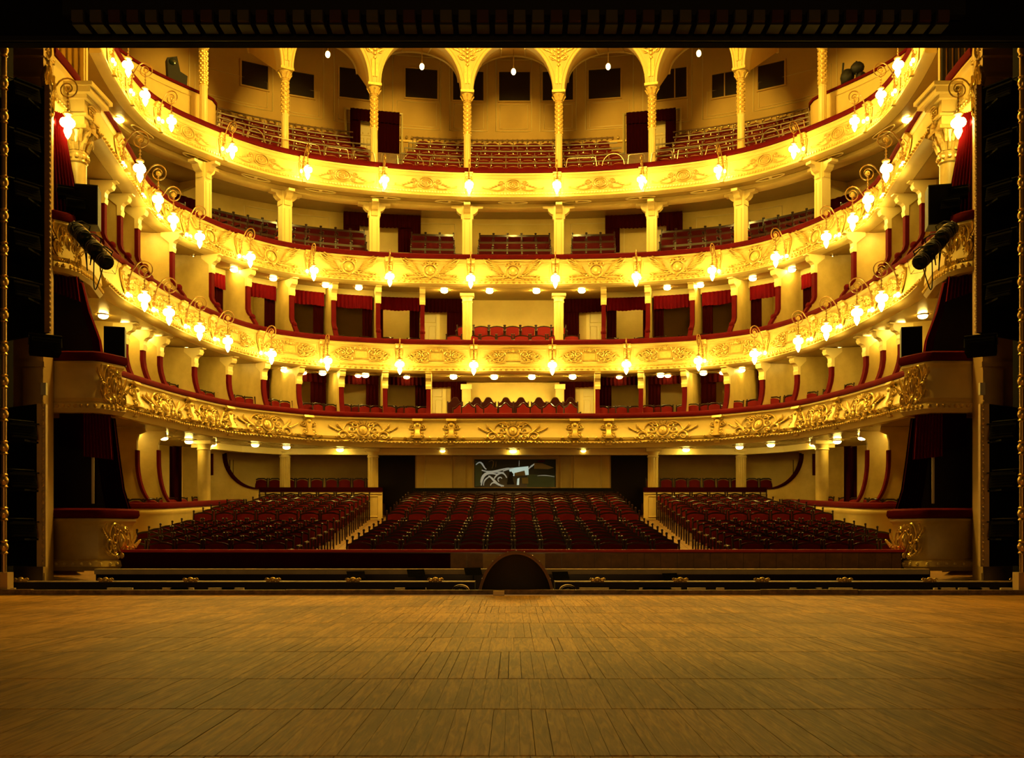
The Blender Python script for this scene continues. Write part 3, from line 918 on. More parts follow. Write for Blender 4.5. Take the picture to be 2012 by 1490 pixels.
# second tier: lintel and anterooms behind every box, red pelmets
for sd in (-1, 1):
    qs = [q * (1 if sd < 0 else -1) for q in pqs[2]]
    for i in range(10):
        if i < 9:
            qa, qb = sorted((qs[i], qs[i + 1]))
        g = .1
        if 3 <= i < 9:
            a, b = qa + g, qb - g
            lab = 'red pleated box curtain in the second tier, %s box from the %s end' % (ORD[i + 1], SIDE[sd])
            if i == 3:
                box_curtain(C2, a + .1, b - .5, 1.9, 6.7, 8.9, 9.5, lab, 'draped', 'draped', 0 if sd < 0 else .35, .35 if sd < 0 else 0)
            else:
                bright = i < 6
                box_curtain(C2, a, b, 1.35, 6.7, 8.95, 9.42, lab, 'drape', 'draped', .14 if sd < 0 else .3, .3 if sd < 0 else .14)
                l = C2.sweep([(1.3, 9.38), (1.3, 9.64), (1.42, 9.65), (1.42, 9.38)], a - .05, b + .05, closed=True)
                tag(l.build('trim_%d' % (i + (10 if sd > 0 else 0)), M['trimc'], None), 'cream lintel over the %s second-tier box from the %s end' % (ORD[i + 1], SIDE[sd]), 'lintel', kind='structure')
            if i in (4,): door(C2, (qa + qb) / 2 - (.1 * (1 if sd < 0 else -1)), 3.38, 6.66, .95, 2.25, 'panelled cream door at the back of a %s second-tier box' % SIDE[sd])
    # door with a drape beside the central open seats
    q = C2.at(840, 3.3) * (1 if sd < 0 else -1)
    door(C2, q, 3.38, 7.1, .8, 2.4, 'cream door %s of the red chairs in the middle of second tier' % SIDE[sd])
    a, b = (q - .55, q + 1.25) if sd < 0 else (q - 1.25, q + .55)
    box_curtain(C2, a, b, 3.1, 6.7, 9.3, 9.8, 'dark red door curtain %s of the second tier central chairs' % SIDE[sd], 'draped', 'draped', .18 if sd < 0 else .62, .62 if sd < 0 else .18, name='door_curtain')
    # lowest tier
    qs = [q * (1 if sd < 0 else -1) for q in pqs[1]]
    for i in range(3, 9):
        qa, qb = sorted((qs[i], qs[i + 1])); a, b = qa + .12, qb - .1
        lab = 'dark box curtain in the lowest tier, %s box from the %s end' % (ORD[i + 1], SIDE[sd])
        wl, wr = (.05, .36) if sd < 0 else (.36, .05)
        if i < 5: wl, wr = (0, .45) if sd < 0 else (.45, 0)
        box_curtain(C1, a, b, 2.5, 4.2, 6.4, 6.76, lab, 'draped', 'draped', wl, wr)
    q = C1.at(853, 3.3) * (1 if sd < 0 else -1)
    door(C1, q, 3.48, 4.5, .75, 2.1, 'cream door %s of the crested chairs on the lowest tier' % SIDE[sd])
    a, b = (q - .5, q + 1.0) if sd < 0 else (q - 1.0, q + .5)
    box_curtain(C1, a, b, 3.2, 4.2, 6.45, 6.8, 'dark door curtain %s of the crested chairs' % SIDE[sd], 'draped', 'draped', 0 if sd < 0 else .5, .5 if sd < 0 else 0, name='door_curtain')
    # third tier doors, gallery doors
    q = C3.at(717, 3.6) * (1 if sd < 0 else -1)
    door(C3, q, 3.66, 10.3, .8, 2.35, 'cream door at the back of the third tier, %s side' % SIDE[sd])
    a, b = (q - .62, q + 1.65) if sd < 0 else (q - 1.65, q + .62)
    box_curtain(C3, a, b, 3.3, 10.3, 12.45, 12.95, 'dark red door curtain behind the third tier post, %s side' % SIDE[sd], 'draped', 'draped', .45, .7 if sd < 0 else .45, name='door_curtain')
    q = C4.at(735, 5.3) * (1 if sd < 0 else -1)
    door(C4, q - sd * -.25, 5.35, 14.9, .75, 2.1, 'cream door in the gallery wall beside the rising seats, %s' % SIDE[sd])
    a, b = q - .72, q + .72
    box_curtain(C4, a, b, 5.0, 14.7, 16.95, 17.4, 'dark door curtain in the gallery wall, %s side' % SIDE[sd], 'draped', 'draped', .3 if sd < 0 else .62, .62 if sd < 0 else .3, name='door_curtain')
    m = MB().tube([C4.pos(q - .82, 5.3, 14.7), C4.pos(q - .82, 5.3, 17.5), C4.pos(q + .82, 5.3, 17.5), C4.pos(q + .82, 5.3, 14.7)], .06, 4)
    tag(m.build('trim_%d' % (40 + sd), M['trimc'], None), 'moulded cream surround of the %s gallery door' % SIDE[sd], 'door surround', kind='structure')
    # tall dark door at the end of the third tier
    q = C3.at(372, 3.5) * (1 if sd < 0 else -1)
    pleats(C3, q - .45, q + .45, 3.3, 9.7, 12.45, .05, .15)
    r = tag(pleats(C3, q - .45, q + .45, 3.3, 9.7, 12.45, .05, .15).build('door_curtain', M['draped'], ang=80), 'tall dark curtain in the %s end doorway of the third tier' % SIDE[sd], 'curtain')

# ---------------------------------------------------------------- lamps


def mk_bracket(r):
    m = MB()
    m.tube([(0, -.02, -.62), (0, -.1, -.6), (0, -.14, -.5)], .03, 6)
    m.ball((0, -.06, -.6), .06, 8, 5); m.lathe([(.005, -.86), (.02, -.8), (.03, -.66), (.045, -.6), (.02, -.52)], (0, -.15, 0), 8)
    for k in range(3): m.ball((0, -.15, -.45 + .1 * k), .035, 6, 4)
    P = [(0, -.15, -.5), (0, -.16, -.32), (0, -.22, -.16)]
    for k in range(30):
        t = k / 29; a = pi - .35 - t * 2 * pi * 1.9; rr = .21 * (1 - t) ** .9 + .03
        P.append((0, -.55 - rr * cos(a) * -1 if False else -.53 + rr * cos(pi - a) * 1.0, -.12 + rr * sin(a)))
    m.tube(P, [.018] * 3 + [.018 - .006 * k / 29 for k in range(30)], 6)
    arm = m.build('scroll_arm', M['wire'], r)
    m = MB()
    for k in range(8):
        a = k * pi / 4; leaf_b = [(0 + .05 * cos(a), -.53 + .0, -.12 + .05 * sin(a))]
        m.ball((0, -.53 + .045 * cos(a), -.12 + .045 * sin(a)), .024, 5, 4)
    m.ball((0, -.53, -.12), .04, 6, 5)
    ros = m.build('rosette', M['gilt'], r)
    m = MB().tube([(0, -.53, -.16), (0, -.53, -.6)], .012, 5)
    for k in range(5): m.ball((0, -.53, -.22 - .08 * k), .028, 6, 4)
    m.lathe([(.02, -.68), (.09, -.64), (.10, -.61), (.03, -.57)], (0, -.53, 0), 10)
    ch = m.build('chain', M['wire'], r)
    gl = []
    for k in range(3):
        a = k * 2 * pi / 3 + pi / 2
        gl.append(MB().ball((.075 * cos(a), -.53 + .075 * sin(a), -.79), .085, 10, 6, (1, 1, 1.15)).build('globe', M['globe'], r))
    gl.append(MB().lathe([(.01, -1.13), (.045, -1.07), (.078, -.985), (.07, -.92), (.03, -.87)], (0, -.53, 0), 10).build('drop_globe', M['globe'], r))
    for s in (-1, 1):
        gl.append(MB().ball((s * .1, -.16, -.74), .05, 8, 5, (1, 1, 1.3)).build('bulb', M['flame'], r))
    return [(p, []) for p in [arm, ros, ch] + gl]


KB = Kind('bracket_lamp', 'lamp', 'scroll bracket lamps on the balcony fronts', mk_bracket)
for t in (2, 3, 4):
    c = TIER[t]['c']; qs = TIER[t]['cons']
    for i, q in enumerate(qs):
        x, y, _ = c.pos(q, face_off(t, -.5))
        KB.place('gilt scroll bracket lamp with white globes on %s, %s' % (TIER[t]['name'], lr(i, len(qs))), (x, y, TIER[t]['z'] + (.18 if t == 4 else .0)), c.rot(q), .95 if t == 4 else 1.)


def mk_ceil(r, lens='lens'):
    a = MB().lathe([(.30, 0), (.31, -.02), (.26, -.035), (.22, -.02), (.2, -.02)], n=20).build('medallion', M['soffit'], r)
    b = MB().lathe([(.19, -.01), (.2, -.05), (.18, -.07), (.165, -.06)], n=20).build('ring', M['wire'], r)
    c = MB().lathe([(.165, -.05), (.16, -.10), (.13, -.145), (.07, -.17), (.005, -.175)], n=16).build('lens', M[lens], r)
    return [(a, []), (b, []), (c, [])]


KC = Kind('ceiling_lamp', 'lamp', 'round lamps under the tiers', mk_ceil)
KCD = Kind('ceiling_lamp', 'lamp', 'round lamps under the tiers', lambda r: mk_ceil(r, 'lensd'))
KCB = Kind('ceiling_lamp', 'lamp', 'round lamps under the tiers', lambda r: mk_ceil(r, 'lensb'))
CL = {4: ([235], .5, []), 3: ([232, 263, 313, 385, 460, 537, 640, 705, 873, 962], .55, []),
      2: ([203, 246, 285, 311, 361, 427, 495, 559, 634, 718, 891, 971], .95, []), 1: ([235, 270, 322, 371, 418, 471, 563, 668, 870], 1.35, [1009])}
for t, (pxs, off, mid) in CL.items():
    c = TIER[t]['c']; qs = [c.at(p, off) for p in pxs]; qs = qs + [0.0 for _ in mid] + [-q for q in reversed(qs)]
    if t == 1: qs = [c.at(p, off if p < 500 else .5) for p in pxs]; qs = qs + [0.0] + [-q for q in reversed(qs)]
    for i, q in enumerate(qs):
        o = .5 if (t == 1 and abs(q) < 9) else off
        x, y, _ = c.pos(q, o)
        (KCD if t == 1 else KCB if (abs(q) < 2.6 and t in (2, 3)) else KC).place('round glowing ceiling lamp under the %s, %s' % (TIER[t]['name'], lr(i, len(qs)) if q else 'at its middle'), (x, y, TIER[t]['b'] + K[t] * o), 0, .75)

# unseen lamps added to light the tiers, behind the beam and box lintels
for i, q in enumerate(np.linspace(-13.2, 13.2, 13)):
    x, y, _ = C3.pos(q, 1.15); KCB.place('added ceiling lamp hidden behind the beam over the third tier, %s' % lr(i, 13), (x, y, 12.68), 0).scale = (.84, .84, .3)
for sd in (-1, 1):
    qs = [q * (1 if sd < 0 else -1) for q in pqs[2]]
    for i in range(4, 9):  # added to brighten the lowest-tier box walls
        q1 = [q * (1 if sd < 0 else -1) for q in pqs[1]]; x, y, _ = C1.pos((q1[i] + q1[i + 1]) / 2, 2.2); KCD.place('added ceiling lamp hidden inside the %s lowest-tier box from the %s end' % (ORD[i + 1], SIDE[sd]), (x, y, 6.53 + K[2] * 2.2), 0, .7)
    for i in (3, 4, 5, 8):  # added to light these second-tier anterooms
        x, y, _ = C2.pos((qs[i] + qs[i + 1]) / 2, 2.3); KC.place('added ceiling lamp hidden inside the %s second-tier box from the %s end' % (ORD[i + 1], SIDE[sd]), (x, y, 9.51 + K[3] * 2.3), 0, .75)
# ---------------------------------------------------------------- sweeps along plan polylines


def psweep(path, prof, closed=True, mb=None):
    """path [(x, y)], prof [(outward offset, z)]; outward is to the right of the path direction"""
    P = np.array(path, float); n = len(P); rows = []
    d = np.diff(P, axis=0); d /= np.linalg.norm(d, axis=1)[:, None]
    nn = np.c_[d[:, 1], -d[:, 0]]
    for i in range(n):
        a = nn[max(0, i - 1)]; b = nn[min(n - 2, i)]; m = a + b; m /= np.linalg.norm(m); k = 1 / max(.4, m.dot(a))
        rows.append([(P[i][0] + m[0] * o * k, P[i][1] + m[1] * o * k, z) for o, z in prof])
    return (mb or MB()).strip(rows, closed_v=closed)


def flip(path, s):
    """left-hand plans are drawn outer end first, so that outward faces the stage; the right-hand twin is mirrored and reversed"""
    return [(-x, y) for x, y in path] if s < 0 else [(x, y) for x, y in reversed(path)]


# ---------------------------------------------------------------- ground boxes
for s in (-1, 1):
    S_ = SIDE[s]
    # side platform
    path = [(12, 27.5), (9.95, 27.5), (9.6, 27.6), (9.4, 27.85), (9.32, 28.3), (9.28, 30), (9.2, 32.3), (9.05, 35.3)]
    r = thing('box_parapet', 'curved cream front of the ground boxes at the %s edge of the stalls' % S_, 'box front', (s * 9.6, 28, 0))
    rows = []
    zt = lambda y: 1.66 + (y - 27.5) * .05
    P = flip(path, s); body = MB(); rail = MB()

    def rise(v): return [(x, y, z + (y - 27.5) * .05) for x, y, z in v]
    b = psweep(P, [(0, -.2), (0, 1.45), (.03, 1.5), (.05, 1.56), (.05, 1.6), (.02, 1.66), (-.12, 1.66), (-.12, -.2)]); b.v = rise(b.v); b.build('parapet', M['cream'], r, world=True)
    b = psweep(P, [(.06, 1.66), (.08, 1.72), (.05, 1.8), (-.1, 1.82), (-.16, 1.74), (-.16, 1.66)]); b.v = rise(b.v); b.build('velvet_rail', M['velvet'], r, world=True, ang=50)
    b = psweep(P, [(-.12, 1.0), (-2.6, 1.0)], closed=False); b.v = rise(b.v); b.build('floor_deck', M['woodm'], r, world=True)
    # curved partitions of the side boxes
    for i, (px0, px1, D) in enumerate(((270, 309, 28.4), (312, 346, 29.6))):
        xa, xb = abs(XX(px0, D)), abs(XX(px1, D))
        q = thing('box_partition', 'cream ground box wall with curved red edge, %s side, %s one' % (S_, ['nearer the stage', 'farther from the stage'][i]), 'partition', (s * xa, D, 1.1), group='ground box partitions')
        zt_, zb = ZZ(885, D), 1.8
        arc_ = [(-xb + (xb - xa) * 0 + (xb - xa) * (1 - (1 - t) ** 1) * 0 - 0, 0) for t in (0,)]
        edge = [(xa, zt_)] + [(xb + (xa - xb) * sqrt(max(0, 1 - ((1 - t)) ** 2)) if False else xa + (xb - xa) * (1 - cos(t * pi / 2)), zt_ - .25 - (zt_ - .25 - zb) * sin(t * pi / 2) ** 1.0) for t in np.linspace(0, 1, 12)]
        poly = [(12.2, 1.1), (12.2, 3.93), (xa - .2, 3.93), (xa - .22, 3.8), (xa - .05, 3.72), (xa, 3.55)] + edge + [(xb, 1.1)]
        MB().prism(poly, lambda a, z, t: (s * a, t, z), D - .05, D + .05).build('wall_panel', M['marble'], q, world=True, smooth=False)
        MB().strip([[(s * (a - .04), D - .08, z), (s * (a + .04), D - .08, z), (s * (a + .04), D + .08, z), (s * (a - .04), D + .08, z)] for a, z in edge[0:]], closed_v=True).build('velvet_edge', M['velvet'], q, world=True)
    # partition with the big curved notch beside the rear boxes
    D = 34.7
    q = thing('box_partition', 'cream ground wall ending in a sweeping dark curve at the %s rear box' % S_, 'partition', (s * 9.7, D, 1.2))
    x0, x1, x2 = abs(XX(398, D)), abs(XX(441, D)), abs(XX(508, D))
    zt_, zb = ZZ(893, D), ZZ(962, D)
    edge = [(x1, zt_ + .2)] + [(x1 + (x2 - x1) * (1 - cos(t * pi / 2)), zt_ - (zt_ - zb) * sin(t * pi / 2)) for t in np.linspace(0, 1, 14)]
    MB().prism([(12.5, .9), (12.5, 3.93), (x1 - .1, 3.93), (x1 - .1, 3.75), (x1, 3.72)] + edge + [(x2, .9)], lambda a, z, t: (s * a, t, z), D - .06, D + .06).build('wall_panel', M['marble'], q, world=True, smooth=False)
    MB().strip([[(s * (a - .05), D - .09, z), (s * (a + .05), D - .09, z), (s * (a + .05), D + .09, z + .05), (s * (a - .05), D + .09, z + .05)] for a, z in edge[1:]], closed_v=True).build('velvet_edge', M['draped'], q, world=True)
    # rear box front
    D = 35.25
    q = thing('box_parapet', 'low panelled front of the %s rear ground box under dark rail' % S_, 'box front', (s * 6.5, D, 1.2))
    xa, xb = abs(XX(508, D)), abs(XX(751, D))
    a, b = sorted((s * xa, s * xb))
    MB().box(a, b, D, D + .12, .9, 2.44).build('parapet', M['cream'], q, world=True, smooth=False)
    MB().box(a, b, D - .06, D + .2, 2.44, 2.6).build('velvet_rail', M['draped'], q, world=True, smooth=False)
    m = MB(); m.tube([(a + .15, D - .01, 1.6), (b - .15, D - .01, 1.6), (b - .15, D - .01, 2.3), (a + .15, D - .01, 2.3)], .022, 4, closed=True); m.box(a, b, D - .04, D, 2.38, 2.44); m.build('panel_molding', M['trimc'], q, world=True)
    MB().box(s * xa - .07, s * xa + .07, D - .1, D, .9, 2.5).build('corner_post', M['wood'], q, world=True, smooth=False)
    MB().box(a, b, D + .2, 38.2, 1.5, 1.66).build('floor_deck', M['woodm'], q, world=True, smooth=False)
    # dark doorway at the stalls' rear
    a, b = sorted((XX(747, 37.2) if s < 0 else -XX(747, 37.2), XX(820, 37.2) if s < 0 else -XX(820, 37.2)))
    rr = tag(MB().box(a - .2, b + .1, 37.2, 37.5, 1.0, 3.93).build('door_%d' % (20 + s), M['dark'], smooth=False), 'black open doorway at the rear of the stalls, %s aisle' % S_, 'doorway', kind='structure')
    m = MB(); m.box(a - .12 if s > 0 else b - .02, a + .02 if s > 0 else b + .12, 36.6, 37.25, 1.0, 3.93); m.build('door_frame', M['proscen'], rr, smooth=False)
    # dark curtains in the side boxes
    for px0, px1, D in ((333, 358, 30.6), (408, 420, 33.4), (441, 458, 36)):
        xa, xb = sorted((XX(px0, D) * (1 if s < 0 else -1), XX(px1, D) * (1 if s < 0 else -1)))
        mm = MB().strip([[(x, D + .05 * sin(28 * (x - xa)), 3.6 - (.0 if px0 != 408 else 0)) for x in np.linspace(xa, xb, 24)], [(x, D + .05 * sin(28 * (x - xa)), 1.3 if px0 == 333 else (2.9 if px0 == 408 else 2.3)) for x in np.linspace(xa, xb, 24)]])
        tag(mm.build('box_curtain', M['draped']), 'dark curtain strip %s, %s ground boxes' % ({333: 'behind the curved partitions', 408: 'short, beside the plain pillar', 441: 'beside the sweeping curve'}[px0], S_), 'curtain')

# lintel under the lowest tier
Lp = [(-9.9, 32.5), (-9.0, 34.3), (-7.9, 35.3), (-4.0, 35.45), (0, 35.5), (4, 35.45), (7.9, 35.3), (9.0, 34.3), (9.9, 32.5)]
tag(psweep(Lp, [(0, 3.73), (0, 3.935), (-.3, 3.935), (-.3, 3.73)]).build('trim_1', M['trimc'], smooth=False), 'cream lintel beam under the lowest tier above the pillars', 'lintel', kind='structure')
# centre of the rear wall
D = 36.4
cw = tag(MB().box(-3.4, 3.4, D, D + .2, 1.0, 3.93).build('wall_back', M['wall'], smooth=False), 'ochre rear wall behind the centre stalls around the glass', 'wall', kind='structure')
for s in (-1, 1):
    m = MB(); x = s * 1.86
    m.box(x - .18, x + .18, D - .08, D, 1.0, 3.93); m.box(x - .24, x + .24, D - .12, D, 3.75, 3.93)
    m.box(x - .09, x + .09, D - .1, D - .08, 2.2, 3.7)
    m.build('pilaster', M['marble'], cw, smooth=False)
    a, b = sorted((s * 2.15, s * 3.1))
    MB().tube([(a, D - .01, 2.3), (b, D - .01, 2.3), (b, D - .01, 3.8), (a, D - .01, 3.8)], .03, 4, closed=True).build('panel_molding', M['trimc'], cw)
a, b = XX(932, D), XX(1092, D); z0, z1 = ZZ(958, D), ZZ(903, D)
gl = tag(MB().box(a, b, D - .03, D - .01, z0, z1).build('window_20', M['glass'], smooth=False), 'wide dark control room glass at the back of the stalls', 'window', kind='structure')
m = MB()
for q in ((a - .06, a, z0, z1), (b, b + .06, z0, z1), (a - .06, b + .06, z1, z1 + .06), (a - .06, b + .06, z0 - .06, z0)): m.box(q[0], q[1], D - .06, D, q[2], q[3])
m.build('window_frame', M['proscen'], gl, smooth=False)


def flat(poly, dz=0.):
    """polygon given in photo pixels of the glass, a thin piece of the painted stage reflection on its surface"""
    pts = [(XX(px, D), D - .034 - dz, ZZ(py, D)) for px, py in poly]
    return MB().add(pts + [(x, y + .004, z) for x, y, z in pts], [tuple(range(len(pts)))] + [(i, (i + 1) % len(pts), len(pts) + (i + 1) % len(pts), len(pts) + i) for i in range(len(pts))])


def gx(x, y): return (820 + x * 380 / 2012, 860 + y * 380 / 2012)


flat([gx(*p) for p in ((1140, 385), (1430, 395), (1430, 515), (1140, 515))]).build('reflection_block', M['teal'], gl, smooth=False)  # these pieces paint the reflected stage onto the glass, some of them glowing
flat([gx(*p) for p in ((600, 240), (680, 270), (670, 500), (600, 510))]).build('reflection_block', M['teal'], gl, smooth=False)
flat([gx(*p) for p in ((955, 345), (960, 320), (1155, 300), (1158, 390), (1000, 402))], .002).build('pale_reflection_shape', M['palerefl'], gl, smooth=False)
flat([gx(*p) for p in ((1010, 370), (1115, 345), (1125, 395), (1010, 402))], .004).build('tan_reflection_shape', M['tan'], gl, smooth=False)
flat([gx(*p) for p in ((1215, 265), (1300, 270), (1420, 315), (1360, 330), (1215, 325))], .002).build('tan_reflection_shape', M['tan'], gl, smooth=False)
flat([gx(*p) for p in ((1085, 420), (1150, 415), (1155, 480), (1090, 480))], .002).build('tan_reflection_shape', M['tan'], gl, smooth=False)
flat([gx(*p) for p in ((1040, 430), (1062, 420), (1058, 495), (1035, 495))], .002).build('pale_reflection_shape', M['palerefl'], gl, smooth=False)
flat([gx(*p) for p in ((930, 490), (950, 380), (975, 350), (1000, 380), (990, 430), (1010, 490))], .006).build('dark_reflection_shape', M['black'], gl, smooth=False)
flat([gx(*p) for p in ((1250, 240), (1330, 238), (1320, 255), (1255, 258))], .002).build('red_reflection_shape', M['velvet'], gl, smooth=False)


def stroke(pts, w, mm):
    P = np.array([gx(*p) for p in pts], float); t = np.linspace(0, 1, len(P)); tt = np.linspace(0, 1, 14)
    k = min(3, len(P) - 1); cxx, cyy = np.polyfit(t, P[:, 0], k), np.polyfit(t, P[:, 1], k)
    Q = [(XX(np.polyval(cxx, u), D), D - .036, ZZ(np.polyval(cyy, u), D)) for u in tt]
    MB().tube(Q, [w * (1 - .5 * abs(2 * u - 1)) for u in tt], 4).map(lambda x, y, z: (x, D - .036 + (y - D + .036) * .25, z)).build('reflection_stroke', M[mm], gl)


for pts, w, mm in (([(610, 285), (660, 262), (690, 300), (720, 330)], .03, 'strokerefl'), ([(670, 340), (780, 355), (880, 335), (960, 320)], .035, 'strokerefl'),
                   ([(665, 500), (690, 410), (740, 375), (830, 385)], .04, 'strokerefl'), ([(660, 470), (700, 380), (790, 360), (900, 365)], .03, 'strokerefl'),
                   ([(740, 400), (790, 440), (830, 480), (900, 505)], .045, 'strokerefl'), ([(800, 430), (830, 390), (880, 370), (930, 420)], .035, 'strokerefl'),
                   ([(760, 500), (800, 470), (850, 490), (880, 510)], .03, 'strokerefl'), ([(690, 500), (700, 450), (730, 420), (760, 400)], .025, 'strokerefl'),
                   ([(850, 460), (840, 430), (860, 415), (880, 430)], .025, 'strokerefl'), ([(890, 350), (930, 335), (960, 325), (1000, 318)], .03, 'strokerefl'),
                   ([(1155, 330), (1180, 305), (1200, 290), (1215, 275)], .03, 'strokerefl'), ([(740, 255), (790, 250), (785, 300), (775, 320)], .015, 'tan'),
                   ([(820, 250), (815, 310)], .015, 'tan'), ([(1060, 240), (1058, 300)], .01, 'strokerefl'), ([(1250, 400), (1330, 395), (1425, 410)], .012, 'strokerefl')):
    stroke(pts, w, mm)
lw = thing('low_parapet', 'long low black parapet behind the last row of centre stalls', 'parapet', (0, 35.75, 1.3))
MB().box(-3.45, 3.45, 35.72, 35.85, 1.2, 2.5).build('panel', M['wood'], lw, world=True, smooth=False)
MB().box(-3.5, 3.5, 35.66, 35.92, 2.5, 2.6).build('ledge', M['blackm'], lw, world=True, smooth=False)

# ---------------------------------------------------------------- orchestra pit and stage front
pr = thing('pit_rail', 'dark orchestra pit barrier topped with a thin red velvet strip', 'barrier', (0, 21.3, -.5))
MB().box(-8.6, 8.6, 21.3, 21.4, -.9, .6).build('panel', M['wood'], pr, world=True, smooth=False)
MB().box(-8.6, 8.6, 21.24, 21.46, .59, .645).build('velvet_strip', M['strip'], pr, world=True, smooth=False)
MB().box(XX(200, 21.3), XX(885, 21.3), 21.26, 21.3, -.9, .57).build('cloth', M['draped'], pr, world=True, smooth=False)
MB().box(XX(949, 21.3), XX(1071, 21.3), 21.27, 21.3, -.9, .56).build('pale_panel', M['proscen'], pr, world=True, smooth=False)
m = MB()
for a, b in ((885, 949), (1071, 1770)):
    x = XX(a, 21.3)
    while x < XX(b, 21.3) - .05:
        x1 = min(x + .34, XX(b, 21.3)); m.box(x + .004, x1 - .004, 21.275, 21.3, -.9, .57); x = x1
m.build('boards', M['woodm'], pr, world=True, smooth=False)
lg = thing('pit_ledge', 'narrow grey ledge running below the orchestra pit barrier', 'ledge', (0, 20.7, -.3))
for a, b in ((-8.35, -.5), (.5, 8.3)):
    MB().box(a, b, 20.6, 20.8, .16, .265).build('shelf', M['grey'], lg, world=True, smooth=False)
MB().box(-8.3, 8.3, 20.64, 20.82, -1.6, .15).build('front_panel', M['wood'], lg, world=True, smooth=False)


def mk_stand(r):
    a = MB().tube([(0, 0, 0), (0, 0, 2.0)], .012, 5).build('pole', M['black'], r)
    d = MB().prism([(-.03, 1.95), (.03, 2.09), (.04, 2.09), (-.02, 1.95)], lambda y, z, t: (t, y, z), -.18, .18).build('desk', M['blackm'], r, smooth=False)
    b = MB()
    for k in range(3): b.tube([(0, 0, .25), (.25 * cos(k * 2.09), .25 * sin(k * 2.09), 0.01)], .01, 4)
    b = b.build('leg', M['black'], r)
    return [(a, []), (d, []), (b, [])]


KST = Kind('music_stand', 'stand', 'music stands in the pit', mk_stand)
for i, (px, py) in enumerate(((700, 1127), (818, 1123), (930, 1120), (1102, 1128), (1318, 1131))):
    KST.place('dark music stand rising from the pit, %s of five from the left' % ORD[i + 1], (XX(px, 19.0), 19.0, ZZ(py, 19.0) - 2.05), .6)

kb = thing('stage_kerb', 'low stained wooden kerb along the front edge of the stage', 'kerb', (0, 16.05, 0))
x = -12.
m = MB()
while x < 12:
    w_ = random.uniform(1.2, 2.2); m.box(x, x + w_ - .006, 16.0, 16.1, -.3, .085 + random.uniform(-.006, .006)); x += w_
m.build('boards', M['kerb'], kb, world=True, smooth=False)
MB().box(-12, 12, 15.965, 16.0, -.02, .012).build('metal_strip', M['steel'], kb, world=True, smooth=False)
tag(MB().box(XX(969, 15.9), XX(991, 15.9), 15.86, 15.95, 0, .075).build('wood_block', M['trimc'], smooth=False), 'small pale wooden block before the prompter hood', 'block')
m = MB()
for i in range(26):
    x = random.uniform(-9, 9)
    if abs(x) < .9: continue
    m.box(x, x + random.uniform(.1, .5), 16.2, 16.25, .05, .105)
m.build('lamp_flap', M['grey'], kb, world=True, smooth=False)
ft = thing('footlight_trough', 'long dark metal footlight trough with gilt shell clusters', 'footlight', (0, 16.9, 0))
for a, b in ((-12, -.62), (.68, 12)):
    MB().box(a, b, 16.7, 17.1, -.6, .17).build('hood', M['black'], ft, world=True, smooth=False)
    MB().box(a, b, 16.68, 17.12, .17, .18).build('top_edge', M['kerb'], ft, world=True, smooth=False)
for px in (51, 216, 381, 541, 697, 857, 1172, 1333, 1492, 1653, 1818, 1989):
    x = XX(px, 16.9); m = MB().ball((x, 16.72, .21), .055, 8, 5, (1, .7, .8))
    for k in (-1, 1):
        m.ball((x + k * .075, 16.72, .205), .035, 6, 4); m.tube([(x + k * (.1 + .025 * cos(a)), 16.72, .21 + .025 * sin(a)) for a in np.linspace(0, 5, 8)], .012, 5)
    m.build('shell_ornament', M['gilt'], ft, world=True)

ph = thing('prompter_box', 'domed prompter hood with open dark mouth at the centre of stage edge', 'prompter box', (XX(1014, 16.3), 16.3, 0))
rows, rows2 = [], []
for k in range(9):
    d = k / 8; sh = sqrt(max(0.0, 1 - d * d)) if k < 8 else .02
    rows.append([(.60 * sh * cos(a), .62 * d, -.12 + .80 * sh * sin(a)) for a in np.linspace(0, pi, 25)])
    rows2.append([(.56 * sh * cos(a), .58 * d + .01, -.12 + .76 * sh * sin(a)) for a in np.linspace(0, pi, 25)])
MB().strip([[(r_ * .60 / .60 * cos(a), -.01, -.12 + r_ / .60 * .80 * sin(a)) for a in np.linspace(0, pi, 31)] for r_ in (.605, .562)]).build('front_band', M['brownw'], ph)
MB().strip(rows).build('hood', M['woodm'], ph, ang=60); MB().strip(rows2).build('lining', M['liner'], ph, ang=60)
MB().tube([(.585 * cos(a), 0, -.12 + .785 * sin(a)) for a in np.linspace(0, pi, 31)], .012, 6).build('rim', M['woodm'], ph)
m = MB()
for k in range(13):
    a = .25 + (pi - .5) * k / 12; m.ball((.60 * cos(a), .01, -.12 + .80 * sin(a)), .016, 5, 4)
m.build('stud', M['steel'], ph)
MB().box(-.45, .45, .05, .5, -.6, -.02).build('floor_hatch', M['blackm'], ph, smooth=False)
for i, px in enumerate((905, 1116)):
    r = thing('footlight_hood', 'small brown rounded lamp cover %s of the prompter hood' % ['left', 'right'][i], 'lamp cover', (XX(px, 16.35), 16.35, .0))
    MB().strip([[(.14 * cos(a), y, .02 + .13 * sin(a) ** .7 if sin(a) > 0 else .02) for a in np.linspace(0, pi, 13)] for y in (-.08, .1)]).strip([[(.115 * cos(a), y, .02 + .105 * sin(a) ** .7 if sin(a) > 0 else .02) for a in np.linspace(0, pi, 13)] for y in (-.08, .1)]).build('cover', M['proscen'], r, ang=60)
    MB().ball((0, .02, .05), .04, 6, 4).build('bulb', M['black'], r)
    MB().box(-.16, .16, -.1, .14, -.05, .02).build('base_plate', M['black'], r, smooth=False)

